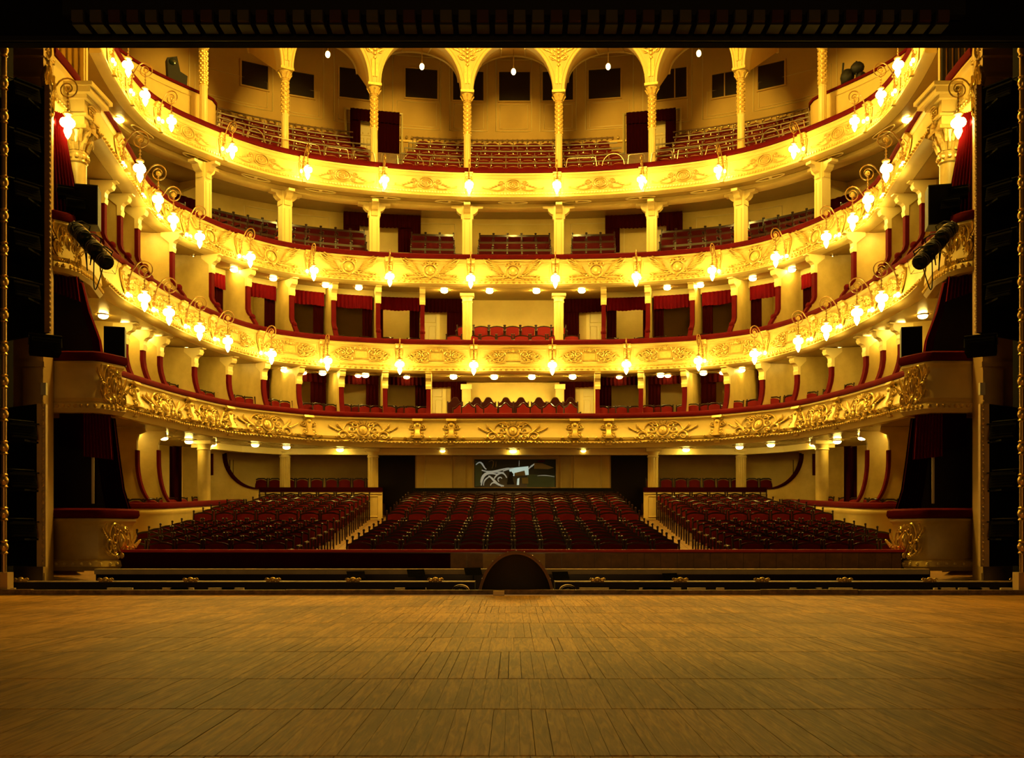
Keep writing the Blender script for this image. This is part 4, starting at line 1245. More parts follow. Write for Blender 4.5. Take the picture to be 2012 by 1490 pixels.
# ---------------------------------------------------------------- valance and batten of coloured lamps
va = thing('valance', 'black border masking across the top of the stage opening', 'valance', (0, 15.1, 8.1))
MB().box(-13, 13, 15.0, 15.2, 8.1, 12.5).build('cloth', M['blackm'], va, world=True, smooth=False)
MB().box(-13, 13, 14.97, 15.03, 8.1, 8.17).build('hem_batten', M['black'], va, world=True, smooth=False)
MB().box(-13, 13, 14.5, 14.96, 8.75, 9.3).build('lighting_bar', M['black'], va, world=True, smooth=False)


def mk_gel(mm):
    def f(r):
        a = MB().box(-.09, .09, -.05, .22, -.1, .1).build('housing', M['black'], r, smooth=False)
        b = MB().prism([(-.06, -.075), (-.06, .075), (-.10, .085), (-.10, -.065)], lambda y, z, t: (t, y, z), -.08, .08).build('gel', M[mm], r, smooth=False)
        return [(a, []), (b, [])]
    return f


KGE = [Kind('batten_lamp', 'stage lamp', 'batten lamps, %s' % n, mk_gel(g)) for g, n in (('gelc', 'cream filters'), ('gelc', 'cream filters'), ('gelr', 'red filters'), ('gelo', 'amber filters'))]
for i in range(48):
    px = 157 + 36.0 * i; cl = ['cream', 'cream', 'red', 'amber'][i % 4]
    KGE[i % 4].place('dim %s-filtered lamp in the overhead batten, %s' % (cl, lr(i, 48)), (XX(px, 14.6), 14.6, ZZ(38, 14.6)))
tag(MB().box(XX(120, 14.7), XX(1900, 14.7), 14.74, 14.9, 8.36, 8.78).build('batten_trough', M['black'], smooth=False), 'long black trough holding the coloured batten lamps', 'batten')

# ---------------------------------------------------------------- proscenium sides and stage boxes


def relief(par, cart, path_fn, w, name='ornament', m='gilt'):
    mb = MB().add(cart.v, cart.f); mb.map(path_fn); return mb.build(name, M[m], par, world=True)


def mk_speaker(w, h, d):
    def f(r):
        a = MB().box(-w / 2, w / 2, -d / 2, d / 2, 0, h).build('cabinet', M['black'], r, smooth=False)
        b = MB().box(-w / 2 + .02, w / 2 - .02, -d / 2 - .015, -d / 2, .03, h - .03)
        b = b.build('grille', M['blackm'], r, smooth=False)
        return [(a, []), (b, [])]
    return f


def mk_spot(r):
    b = MB().lathe([(.10, -.3), (.14, -.28), (.15, 0), (.13, .05), (.15, .07), (.15, .26), (.12, .28), (.10, .28)], n=16)
    b.map(lambda x, y, z: (x, -z, y)); b = b.build('body', M['black'], r)
    m = MB()
    for z in (-.12, .0, .12, .2): m.tube([(.152 * cos(a), -z, .152 * sin(a)) for a in np.linspace(0, 2 * pi, 16, endpoint=False)], .009, 4, closed=True)
    g = m.build('ring', M['steel'], r)
    l = MB().lathe([(.10, .285), (.06, .30), (.01, .305)], n=14).map(lambda x, y, z: (x, -z, y)).build('lens', M['glass'], r)
    y = MB().tube([(-.17, 0, 0), (-.18, 0, .18), (0, 0, .24), (.18, 0, .18), (.17, 0, 0)], .014, 5).build('yoke', M['black'], r)
    c = MB()
    for s in (-1, 1):
        for q in (-1, 1): c.tube([(s * .12, -.3, q * .12), (s * .15, -.42, q * .15)], .006, 4)
    c.tube([(-.15, -.42, -.15), (.15, -.42, -.15), (.15, -.42, .15), (-.15, -.42, .15)], .006, 4, closed=True)
    c = c.build('gel_frame', M['black'], r)
    return [(b, []), (g, []), (l, []), (y, []), (c, [])]


KSP = Kind('spotlight', 'spotlight', 'spotlights on the stage boxes', mk_spot)


def mk_flood(r):
    a = MB().prism([(-.16, -.12), (-.1, .14), (.14, .14), (.18, -.1), (.1, -.18)], lambda y, z, t: (t, y, z), -.24, .24).build('housing', M['blackm'], r, smooth=False)
    b = MB()
    for k in range(5): b.box(-.22, .22, -.175 + .012 * k, -.165 + .012 * k, -.1 + .045 * k, -.08 + .045 * k)
    b = b.build('louvre', M['blackm'], r, smooth=False)
    c = MB().box(-.25, .25, -.2, -.12, .135, .155).build('flap', M['blackm'], r, smooth=False)
    d = MB().tube([(-.27, 0, 0), (-.27, 0, .2), (.27, 0, .2), (.27, 0, 0)], .014, 5).build('yoke', M['black'], r)
    return [(a, []), (b, []), (c, []), (d, [])]


KFL = Kind('floodlight', 'floodlight', 'floodlights in the portal towers', mk_flood)
KSPK = {'u': Kind('loudspeaker', 'loudspeaker', 'black loudspeakers by the stage boxes', mk_speaker(.46, .82, .5)), 'l': Kind('loudspeaker', 'loudspeaker', 'black loudspeakers by the stage boxes', mk_speaker(.42, .78, .5))}
STB = {'ground': dict(path=[(9.6, 20.9), (8.42, 20.9), (8.3, 20.98), (7.95, 21.6), (8.5, 22.1), (9.8, 23.2)], z0=.22, z1=1.29, m='marble', bead=.5),
       'lowest': dict(path=[(9.6, 20.9), (8.5, 20.9), (8.38, 20.98), (8.15, 21.5), (8.7, 22.1), (9.5, 23.6)], z0=3.42, z1=4.47, m='cream', bead=3.52),
       'second': dict(path=[(9.6, 20.75), (9.25, 20.8), (9.08, 20.98), (9.0, 21.3), (9.02, 22.0), (9.3, 23.2)], z0=6.26, z1=7.3, m='cream', bead=6.36),
       'third': dict(path=[(9.7, 20.75), (9.32, 20.9), (9.34, 21.4), (9.40, 22.2), (9.55, 22.6)], z0=9.62, z1=10.64, m='cream', bead=9.75)}
for s in (-1, 1):
    S_ = SIDE[s]
    wl = tag(MB().prism([(9.25, 0), (9.25, .45), (14.5, .45), (14.5, 0)], lambda a, b, t: (s * a, 20.35 + b, t), -1.5, 16).build('wall_%s' % S_, M['proscen'], smooth=False), 'tall dim side wall of the proscenium, %s of the stage boxes' % S_, 'wall', kind='structure')
    for z, h, p in ((3.35, .10, .08), (3.1, .05, .05), (4.25, .10, .08), (1.45, .06, .05), (-.1, .3, .06), (9.6, .1, .08), (9.95, .05, .05), (9.3, .05, .05), (10.35, .12, .1)):
        MB().box(*sorted((s * 9.2, s * 14.5)), 20.35 - p, 20.35, z, z + h).build('cornice', M['proscen'], wl, smooth=False)
    MB().box(*sorted((s * 9.22, s * 9.62)), 20.27, 20.35, -.6, 4.2).build('pilaster', M['proscen'], wl, smooth=False)
    MB().tube([(s * 9.28, 20.26, 1.6), (s * 9.45, 20.26, 1.6), (s * 9.45, 20.26, 2.9), (s * 9.28, 20.26, 2.9)], .018, 4, closed=True).build('panel_molding', M['trimc'], wl)
    ow = tag(MB().box(*sorted((s * 11.6, s * 11.8)), 20.8, 27.5, -1.5, 16).build('wall_%s' % S_, M['wall'], smooth=False), 'dim outer wall inside the %s stage boxes' % S_, 'wall', kind='structure')
    for z in (0.15, 3.4, 6.25, 9.6):
        pass
    for lv, d in STB.items():
        P = flip(d['path'], s); z0, z1 = d['z0'], d['z1']; H = z1 - z0
        r = thing('stage_box', 'cream stage box with gilt corner relief, %s side, %s level' % (S_, {'ground': 'bottom', 'lowest': 'first balcony', 'second': 'second balcony', 'third': 'third balcony'}[lv]), 'stage box', (s * 9.0, 21.2, z0))
        bel = .0 if lv == 'ground' else .06
        prof = [(0, z1), (.05, z1 - .01), (.06, z1 - .06), (.02, z1 - .11), (.0, z1 - .16), (bel * .3, z1 - .4 * H), (bel, z1 - .62 * H), (bel + .01, z1 - .72 * H), (.0, z0 + .22 * H), (.06, z0 + .18 * H), (.08, z0 + .08 * H), (.02, z0), (-.15, z0), (-.15, z1)]
        psweep(P, prof).build('parapet', M[d['m']], r, world=True, ang=35)
        psweep(P, [(.08, z1), (.11, z1 + .06), (.10, z1 + .16), (.0, z1 + .2), (-.2, z1 + .19), (-.24, z1 + .05), (-.24, z1)]).build('velvet_rail', M['velvet'], r, world=True, ang=50)
        # floor of the box, ceiling of the one below
        inner = [(x, y, z0 + .1) for x, y in P]
        m = MB(); pts = inner + [(s * 11.6, 23.9, z0 + .1), (s * 11.6, 20.9, z0 + .1)] if s < 0 else inner + [(s * 11.6, 20.9, z0 + .1), (s * 11.6, 23.9, z0 + .1)]
        m.add(pts, [tuple(range(len(pts)))]); m.add([(x, y, z - .08) for x, y, z in pts], [tuple(range(len(pts)))])
        m.build('floor_deck', M['proscen'], r, world=True, smooth=False)
        # beads under the parapet
        m = MB(); L = np.r_[0, np.cumsum(np.linalg.norm(np.diff(np.array(P), axis=0), axis=1))]
        for u in np.arange(.05, L[-1], .12 if lv != 'ground' else .17):
            x = np.interp(u, L, [p[0] for p in P]); y = np.interp(u, L, [p[1] for p in P])
            i = min(len(P) - 2, np.searchsorted(L, u, 'right') - 1); dx, dy = np.array(P[i + 1]) - np.array(P[i]); l = sqrt(dx * dx + dy * dy)
            m.ball((x + dy / l * .08, y - dx / l * .08, z0 + .13 * H), .045 if lv != 'ground' else .035, 6, 4)
        m.build('bead_molding', M['gilt'] if lv != 'ground' else M['trimc'], r, world=True)
        # relief on the inner corner
        if lv != 'third':
            k = 1 if lv != 'second' else 0
            a, b = np.array(d['path'][2 - (0 if lv != 'second' else 1)]), np.array(d['path'][3])
            mid = (a + b) / 2; t = (b - a) / np.linalg.norm(b - a); nrm = np.array([t[1], -t[0]]) * (1 if s else 1)
            if nrm[0] > 0: nrm = -nrm
            cw_ = cart_lowest(); ww = .52 if lv == 'ground' else .48
            hh = 1.25 if lv != 'ground' else 1.15

            def fn(u, v, w, mid=mid, t=t, nrm=nrm, z0=z0, H=H, ww=ww, hh=hh, s=s):
                g = .55 + .45 * cos(min(1.5, abs(v) * 1.2))
                x = mid[0] + t[0] * u * ww * g + nrm[0] * (w * 1.3 + .02); y = mid[1] + t[1] * u * ww * g + nrm[1] * (w * 1.3 + .02)
                return (s * x, y, z0 + .55 * H + (v * .95 - .12 * u) * hh)
            relief(r, cw_, fn, 1, 'corner_ornament')
    # partition closing the box towards the tiers, dark inside
    tag(MB().prism([(9.8, 0), (9.95, .1), (11.6, 2.6), (11.6, 2.4)], lambda a, b, t: (s * a, 23.6 + b, t), .1, 12.2).build('wall_%s' % S_, M['proscen'], smooth=False), 'narrow wall between the %s stage boxes and the tiers' % S_, 'wall', kind='structure')
    # curtains of the stage boxes

    def curtain(name, label, pts, m, wl=.11, amp=.05):
        """pts: list of ((x0, y0, z0), (x1, y1, z1)) from top to bottom; each pair is one level from left to right"""
        rows = []; n = 36
        for (p0, p1) in pts:
            p0, p1 = np.array(p0, float), np.array(p1, float); L = np.linalg.norm((p1 - p0)[:2]); nr = np.array([-(p1 - p0)[1], (p1 - p0)[0], 0]) / (L + 1e-9)
            rows.append([tuple((lambda q: (s * q[0], q[1], q[2]))(p0 + (p1 - p0) * j / n + nr * amp * sin(j / n * max(2, round(L0 / wl)) * 2 * pi))) for j in range(n + 1)])
        return rows
    L0 = 1.0
    r = thing('box_curtain', 'dark red curtain with fringed pelmet in the %s ground stage box' % S_, 'curtain', (s * 8.6, 21.3, 1.4))
    MB().strip(curtain('', '', [((8.75, 21.05, 3.5), (8.3, 21.3, 3.5)), ((8.75, 21.05, 2.55), (8.25, 21.35, 2.5))], '')).build('pelmet', M['drape'], r, world=True, ang=80)
    MB().strip(curtain('', '', [((9.25, 21.1, 3.5), (8.75, 21.05, 3.5)), ((9.25, 21.1, 2.75), (8.75, 21.05, 2.7))], '')).build('pelmet', M['draped'], r, world=True, ang=80)
    MB().strip(curtain('', '', [((8.75, 21.6, 3.4), (8.35, 21.7, 3.4)), ((8.7, 21.6, 2.6), (8.25, 21.7, 2.6)), ((8.6, 21.6, 1.9), (8.15, 21.7, 1.9)), ((8.5, 21.6, 1.35), (8.0, 21.75, 1.35))], '')).build('drape', M['draped'], r, world=True, ang=80)
    r = thing('box_curtain', 'dark red swag curtain in the %s stage box of the first balcony level' % S_, 'curtain', (s * 8.8, 21.4, 4.5))
    MB().strip(curtain('', '', [((9.5, 21.1, 6.28), (8.95, 21.3, 6.28)), ((9.5, 21.1, 5.95), (8.9, 21.35, 5.75))], '')).build('pelmet', M['drape'], r, world=True, ang=80)
    MB().strip(curtain('', '', [((9.05, 21.5, 6.2), (8.95, 21.5, 6.2)), ((8.95, 21.5, 5.6), (8.8, 21.5, 5.6)), ((8.75, 21.5, 5.0), (8.58, 21.5, 5.0)), ((8.7, 21.5, 4.5), (8.5, 21.5, 4.5))], '')).build('drape', M['drape'], r, world=True, ang=80)
    r = thing('box_curtain', 'bright crimson curtain in the %s stage box of the second balcony level' % S_, 'curtain', (s * 9.2, 21.3, 7.4))
    MB().strip(curtain('', '', [((9.5, 21.0, 9.62), (9.25, 21.3, 9.62)), ((9.5, 21.0, 9.0), (9.18, 21.3, 9.0)), ((9.5, 21.0, 8.3), (9.05, 21.3, 8.3)), ((9.5, 21.0, 7.4), (8.9, 21.3, 7.4))], '')).build('drape', M['drape'], r, world=True, ang=80)
    slant = lambda x0, z0, x1, z1, D_: MB().prism([(x0, z0), (11.5, z0), (11.5, z1), (x1, z1)], lambda a, b, t: (s * a, t, b), D_, D_ + .04)
    tag(slant(9.05, 7.45, 9.58, 9.6, 21.55).build('dark_backing', M['draped'], smooth=False), 'dark lining cloth hung inside the %s second-level stage box' % S_, 'cloth')
    tag(slant(8.52, 4.5, 9.0, 6.25, 21.62).build('dark_backing', M['dark'], smooth=False), 'black sheet added as the shade inside the %s first-level stage box' % S_, 'cloth')  # black sheets stand in for the shade inside the two lower boxes
    tag(slant(8.22, 1.2, 8.5, 3.42, 21.85).build('dark_backing', M['dark'], smooth=False), 'black sheet added as the shade inside the %s ground stage box' % S_, 'cloth')
    tag(MB().box(*sorted((s * 8.72, s * 8.77)), 21.5, 21.53, 1.6, 2.75).build('door_post', M['white'], smooth=False), 'thin pale upright strip inside the %s ground stage box' % S_, 'post')
    # Corinthian column and entablature
    c = thing('column', 'round cream column with leafy gilt capital beside the %s stage boxes' % S_, 'column', (s * 9.28, 22.0, 7.3))
    MB().lathe([(.24, 0), (.24, .1), (.2, .16), (.19, 1.55)], n=24).build('shaft', M['marble'], c)
    m = MB().lathe([(.2, 1.53), (.22, 1.56), (.2, 1.6), (.21, 1.72), (.22, 1.75), (.19, 1.8), (.22, 2.05), (.26, 2.2)], n=20)
    for k in range(10):
        a = k * 2 * pi / 10
        for zb, rr in ((1.8, .0), (1.98, .03)):
            aa = a + (pi / 10 if rr else 0)
            m.tube([(.2 * cos(aa), .2 * sin(aa), zb), (.25 * cos(aa), .25 * sin(aa), zb + .13), (.33 * cos(aa), .33 * sin(aa), zb + .2), (.31 * cos(aa), .31 * sin(aa), zb + .12)], [.05, .05, .04, .02], 5)
        m.ball((.22 * cos(a), .22 * sin(a), 1.66), .05, 5, 4)
    m.box(-.32, .32, -.32, .32, 2.2, 2.28)
    m.build('capital', M['gilt'], c)
    e = thing('entablature', 'stacked cream mouldings over the leafy column capital, %s side' % S_, 'entablature', (s * 9.3, 22.0, 9.58))
    m = MB()
    for z0, z1, g in ((9.58, 9.75, .3), (9.75, 9.8, .36), (9.8, 10.1, .3), (10.1, 10.18, .38), (10.18, 10.3, .5), (10.3, 10.38, .56)):
        m.box(*sorted((s * (9.3 - g), s * (9.3 + g))), 22.0 - g, 22.0 + g, z0, z1)
    m.build('block', M['cream'], e, world=True, smooth=False)
    m = MB().add(*(lambda q: (q.v, q.f))(cons_upper())); m.map(lambda u, v, w: (s * (9.0 - w), 22.0 + u * .9, 9.85 + v * .5)); m.build('ornament', M['gilt'], e, world=True)
    # fluted wall above, beside the top tier
    f = tag(MB().box(*sorted((s * 9.75, s * 10.6)), 23.6, 23.7, 10.6, 14).build('trim_%d' % (60 + s), M['cream'], smooth=False), 'cream wall panel with vertical ribs beside the top tier, %s' % S_, 'wall panel', kind='structure')
    m = MB()
    for k in range(6): m.box(*sorted((s * (9.78 + .14 * k), s * (9.86 + .14 * k))), 23.54, 23.6, 10.6, 13.4)
    m.build('rib', M['trimc'] if s < 0 else M['black'], f, smooth=False)
    KB.place('gilt scroll bracket lamp with white globes beside the leafy %s column' % S_, (s * 9.58, 21.0, 10.13), pi / 2 if s < 0 else -pi / 2)
    m = MB().add(*(lambda q: (q.v, q.f))(cart_lowest())); m.map(lambda u, v, w: (s * (9.25 - w * 1.5), 20.45 + u * .28, 9.75 + v * 1.5)); m.build('wall_ornament', M['gilt'], wl)
    m = MB().add(*(lambda q: (q.v, q.f))(cons_lowest())); m.map(lambda u, v, w: (s * (9.25 - w), 20.55 + u * .6, 10.75 + v)); m.build('wall_ornament', M['gilt'], wl)
    # loudspeakers
    KSPK['u'].place('black loudspeaker in front of the leafy column, %s side' % S_, (s * 8.82, 21.42, 7.32), s * -.25)
    KSPK['l'].place('black loudspeaker on the first balcony stage box, %s side' % S_, (s * 8.55, 22.2, 4.6), s * -.3)
    # spotlights
    for i, (px, py, D) in enumerate(((156, 458, 20.6), (178, 482, 20.6), (200, 507, 20.65))):
        o = KSP.place('black spotlight clamped to the second-level stage box, %s side, %s' % (S_, ['topmost', 'middle one', 'lowest'][i]), (s * abs(XX(px, D)), D, ZZ(py, D)), s * -.9)
        o.rotation_euler = (.55, 0, s * -.8)
    m = MB()
    m.tube([(s * abs(XX(140, 20.6)), 20.7, ZZ(435, 20.7)), (s * abs(XX(215, 20.6)), 20.75, ZZ(500, 20.75))], .02, 6)
    pole = tag(m.build('lamp_bar', M['steel']), 'slanted pipe carrying the spotlights on the %s stage box' % S_, 'pipe')
    m = MB()
    for k in range(4):
        x0 = abs(XX(140 + 14 * k, 20.5)); z0 = ZZ(440 + 18 * k, 20.5)
        t = np.linspace(0, 1, 14); m.tube([(s * (x0 - .25 * u - .1 * sin(3 * u + k)), 20.45 + .03 * k, z0 - (.35 + .3 * (k % 2)) * sin(pi * u) - .2 * u) for u in t], .012, 5)
    tag(m.build('cable', M['black']), 'loose black cables looping below the %s spotlights' % S_, 'cable')
    for i, (px, py) in enumerate(((122, 372), (138, 395))):
        o = KFL.place('dark floodlight inside the second-level stage box, %s side, %s' % (S_, ['upper', 'lower'][i]), (s * abs(XX(px, 20.9)) + (0), 21.15, ZZ(py, 20.9)), s * -.5, .75)
    # portal tower, its floodlights and beaded colonette
    for nm, zz0, zz1, xe, ye, ew in (('upper', 4.36, 8.55, 7.83, 17.5, .085), ('lower', .40, 3.17, 7.94, 17.6, .15)):
        r = thing('portal_tower', 'tall dark portal panel with gilt front edge, %s side, %s' % (S_, nm), 'portal panel', (s * 8.2, 17.7, zz0))
        MB().prism([(xe, ye), (xe + ew, ye - .02), (xe + 1.2, ye + .7), (xe + 1.2, ye + .8)], lambda a, b, t: (s * a, b, t), zz0, zz1).build('panel', M['blackm'], r, world=True, smooth=False)
        m = MB().box(*sorted((s * xe, s * (xe + ew))), ye - .05, ye + .03, zz0, zz1)
        m.build('front_edge', M['brownw'] if nm == 'upper' else M['proscen'], r, world=True, smooth=False)
        m = MB(); z = zz0 + .05
        while z < zz1 - .02:
            if nm == 'upper': m.ball((s * (xe - .005), ye - .03, z), .018, 5, 4, (1, 1, 2)); z += .09
            else:
                m.ball((s * (xe + .045), ye - .055, z), .03, 6, 4, (1, .6, 1.6)); m.ball((s * (xe + .045), ye - .055, z + .07), .018, 5, 4); z += .15
        m.build('edge_beading', M['gilt'], r, world=True)
        z = zz0 + .45
        while z < zz1 - .1:
            MB().box(*sorted((s * (xe + .12), s * (xe + .75))), ye - .55, ye + .3, z, z + .03).build('shelf', M['blackm'], r, world=True, smooth=False); z += .82
        z = zz0 + .62; k = 0
        while z < zz1 - .2:
            o = KFL.place('black floodlight in the %s %s portal panel, %s from its top' % (S_, nm, ORD[{'upper': 5, 'lower': 3}[nm] - k]), (s * (xe + .30), ye - .35, z), s * -1.0, .95, 'floodlights in the portal towers')
            z += .82; k += 1
            if k >= {'upper': 5, 'lower': 3}[nm]: break
    o = KFL.place('grey floodlight with open flap hanging under the %s portal panel' % S_, (s * 7.9, 17.45, 4.13), s * -.6, .95)
    r = thing('colonette', 'slim beaded gilt colonette at the %s edge of the stage' % S_, 'colonette', (s * 7.98, 16.2, .2))
    MB().lathe([(.04, 0), (.04, 8.6)], n=10).build('shaft', M['wire'], r)
    for k in range(16):
        z = .55 + .52 * k
        MB().lathe([(.04, z - .12), (.06, z - .10), (.043, z - .07), (.066, z - .02), (.066, z + .02), (.045, z + .06), (.06, z + .09), (.04, z + .11)], n=12).build('knop', M['giltd'], r)
    MB().box(-.1, .1, -.1, .1, -.4, .15).build('plinth', M['proscen'], r, smooth=False)
    tag(MB().box(*sorted((s * XX(90, 20.2) * -1, s * XX(80, 20.2) * -1)), 20.2, 20.28, ZZ(776, 20.2), ZZ(752, 20.2)).build('switch_box', M['white'], smooth=False), 'small white switch box on the %s proscenium wall' % S_, 'switch box')
    # black masking beyond the portal
    tag(MB().box(*sorted((s * 8.9, s * 9.0)), 6, 18.4, -.3, 12).build('wing_drape', M['blackm'], smooth=False), 'black masking drape in the %s wing of the stage' % S_, 'drape')
    # loge wall in the top tier
    q0 = C4.at(400, 1.0) * (1 if s < 0 else -1); sg = 1 if s < 0 else -1
    pth = [C4.pos(q0 - sg * d, 1.0)[:2] for d in np.linspace(7.2, 0, 22)] + [C4.pos(q0 + sg * a, b)[:2] for a, b in ((.35, 1.08), (.6, 1.3), (.75, 1.6), (.8, 2.0), (.82, 3.0), (.82, 5.4))]
    if s > 0: pth = pth[::-1]
    r = thing('loge', 'curved cream loge wall with red top in the top tier, %s side' % S_, 'loge', (s * 11.5, 30, 13.3))
    psweep(pth, [(0, 12.7), (0, 14.9), (-.12, 14.9), (-.12, 12.7)]).build('wall_panel', M['cream'], r, world=True, ang=60)
    psweep(pth, [(.05, 14.9), (.05, 14.98), (-.18, 14.98), (-.18, 14.9)]).build('velvet_rail', M['velvet'], r, world=True)
    psweep(pth, [(-.12, 13.6), (-4.2, 13.6)], closed=False).build('floor_deck', M['woodm'], r, world=True)
    for d0, d1 in ((4.6, .45), (7.0, 4.9)):
        pp = [C4.pos(q0 - sg * d, .985) for d in np.linspace(d0, d1, 14)]
        MB().tube([(x, y, 13.7) for x, y, z in pp] + [(x, y, 14.72) for x, y, z in reversed(pp)], .018, 4, closed=True).build('panel_molding', M['trimc'], r, world=True)
    x, y, _ = C4.pos(q0 - sg * .85, 1.3)
    fs = thing('followspot', 'black followspot lamp standing on the %s loge wall' % S_, 'spotlight', (x, y, 14.98), s * -.5)
    if s < 0:
        MB().prism([(-.16, .12), (-.2, .75), (.1, .85), (.2, .4), (.42, .3), (.4, .02), (-.05, 0)], lambda a, z, t: (a, t, z), -.16, .16).build('body', M['black'], fs, smooth=False)
        MB().lathe([(.1, 0), (.11, .02), (.08, .03)], n=14).map(lambda X, Y, Z: (X - .03, -.165 - Z, Y + .66)).build('lens', M['glass'], fs)
    else:
        MB().ball((-.18, 0, .28), .22, 8, 6, (1, .8, 1.2)).ball((.12, 0, .5), .2, 8, 6, (1.1, .8, 1)).ball((.25, 0, .2), .16, 8, 6).build('body', M['black'], fs)
        MB().tube([(-.35, 0, .1), (-.3, 0, .75)], .03, 6).tube([(.1, -.05, .0), (.1, -.05, .7)], .025, 6).build('handle', M['black'], fs)
# ---------------------------------------------------------------- chairs
M['seatd'] = mat('dark_red_upholstery', (.04, .002, .003), .8, spec=.04)
M['crest'] = mat('brown_red_upholstery', (.016, .002, .002), .9, spec=.05)


def spread(c, off, qa, qb, pitch):
    """curve parameters of chairs set pitch metres apart along the row that runs at this offset"""
    u = np.linspace(qa, qb, 200); p = np.array([c.pos(q, off)[:2] for q in u])
    L = np.r_[0, np.cumsum(np.linalg.norm(np.diff(p, axis=0), axis=1))]; n = int(L[-1] / pitch)
    return [float(np.interp((L[-1] - n * pitch) / 2 + pitch * (k + .5), L, u)) for k in range(n)]




def back_panel(w, z0, z1, y0, y1, th, arch=.04, n=8):
    rows = []
    for k in range(n + 1):
        u = -1 + 2 * k / n; x = u * w / 2; zt = z1 + arch * (1 - u * u); b = .018 * (1 - u ** 4)
        rows.append([(x, y0 - b, z0), (x, y1 - b, zt), (x, y1 + th, zt), (x, y0 + th, z0)])
    return MB().strip(rows, closed_v=True)


def mk_armchair(r, red='seats'):
    m = MB()
    for s in (-1, 1):
        m.tube([(s * .265, .27, 0), (s * .265, .23, .45), (s * .265, .28, .93)], [.02, .026, .022], 6)
        m.ball((s * .265, .285, .955), .034, 6, 4)
        m.tube([(s * .265, -.2, 0), (s * .265, -.2, .64)], [.018, .026], 6)
    m.strip([[(x, .245, z - .05), (x, .24, z), (x, .285, z), (x, .285, z - .05)] for x, z in ((-.265, .88), (-.13, .92), (0, .935), (.13, .92), (.265, .88))], closed_v=True)
    m.box(-.26, .26, -.22, .24, .34, .40)
    fr = m.build('frame', M['wood'], r)
    b = back_panel(.47, .48, .845, .215, .24, .035).build('backrest', M[red], r)
    s = MB().box(-.24, .24, -.21, .23, .40, .47).build('seat', M[red], r, smooth=False)
    out = [(fr, []), (b, []), (s, [])]
    for k in (-1, 1):
        a = MB().tube([(k * .265, .25, .67), (k * .27, .0, .68), (k * .27, -.2, .65)], [.022, .027, .03], 6).ball((k * .27, -.23, .65), .042, 8, 5)
        out.append((a.build('armrest', M['wood'], r), []))
    return out


KA = Kind('armchair', 'chair', 'armchairs of the stalls', mk_armchair)
SEATS = []
P = .6
for row in range(16):
    D = 21.9 + .85 * row if row < 8 else 28.9 + .85 * (row - 8)
    for k in range(12):
        SEATS.append((-3.3 + P * k, D, row, 'centre', k + 1, 'left'))
    for sd in (-1, 1):
        n = 0
        for k in range(9):
            x = 5.15 + P * k
            lim = min(8.45 + (D - 21.9) * .3, 9.6) if row < 8 else (9.25 if row < 13 else 8.9)
            if x + .28 > lim: break
            SEATS.append((sd * x, D, row, SIDE[sd], k + 1, 'aisle'))
SEATS.sort(key=lambda s: s[1])
TURN = {(0, 'left', 1): 1.0, (1, 'left', 1): .5}
far = MB(); nfar = 0
for i, (x, D, row, blk, k, e) in enumerate(SEATS):
    z = zfl(D)
    if i < 300:
        lab = 'red plush dark wood armchair, %s stalls, %s row, %s from its %s' % (blk, ORD[row + 1], ORD[k], 'left end' if e == 'left' else 'aisle')
        KA.place(lab, (x + random.uniform(-.01, .01), D + random.uniform(-.02, .02), z), random.uniform(-.03, .03))
    else:
        st = len(far.v)
        for sgn in (-1, 1):
            far.tube([(sgn * .265, .27, 0), (sgn * .265, .28, .93)], .024, 5); far.ball((sgn * .265, .285, .955), .034, 5, 4)
            far.tube([(sgn * .265, .25, .67), (sgn * .27, -.2, .65)], .025, 5); far.ball((sgn * .27, -.23, .65), .04, 5, 4)
            far.tube([(sgn * .265, -.2, 0), (sgn * .265, -.2, .64)], .022, 5)
        far.tube([(-.265, .27, .87), (0, .27, .93), (.265, .27, .87)], .026, 5)
        far.map(lambda a, b, c: (a + x, b + D, c + z), st)
ro = thing('rear_armchairs', 'dense rearmost rows of red armchairs in front of the dark parapet', 'chairs', (0, 33.5, zfl(33.5)), kind='stuff')
far.build('frames', M['wood'], ro, world=True)
m = MB()
for (x, D, row, blk, k, e) in SEATS[300:]:
    st = len(m.v); m.add(*(lambda q: (q.v, q.f))(back_panel(.46, .5, .84, .235, .26, .035, n=4))); m.box(-.24, .24, -.21, .23, .38, .47)
    z = zfl(D); m.map(lambda a, b, c: (a + x, b + D, c + z), st)
m.build('cushions', M['seats'], ro, world=True)
for o_ in ro.children: o_['kind'] = 'stuff'


# box chairs: light red chair with a low arched back
def mk_boxchair(r):
    m = MB()
    for s in (-1, 1):
        m.tube([(s * .2, .22, 0), (s * .2, .2, .45), (s * .215, .25, .86)], [.016, .02, .018], 6); m.ball((s * .215, .25, .88), .026, 6, 4)
        m.tube([(s * .2, -.18, 0), (s * .2, -.18, .42)], [.014, .02], 6)
    m.tube([(-.215, .245, .83), (-.1, .245, .88), (.1, .245, .88), (.215, .245, .83)], .022, 6)
    m.box(-.21, .21, -.2, .21, .38, .43)
    a = m.build('frame', M['wood'], r)
    b = back_panel(.38, .5, .79, .2, .225, .035, .05).build('backrest', M['seat'], r)
    s = MB().box(-.2, .2, -.2, .2, .43, .49).build('seat', M['seat'], r, smooth=False)
    return [(a, []), (b, []), (s, [])]


KBX = Kind('box_chair', 'chair', 'chairs in the boxes', mk_boxchair)


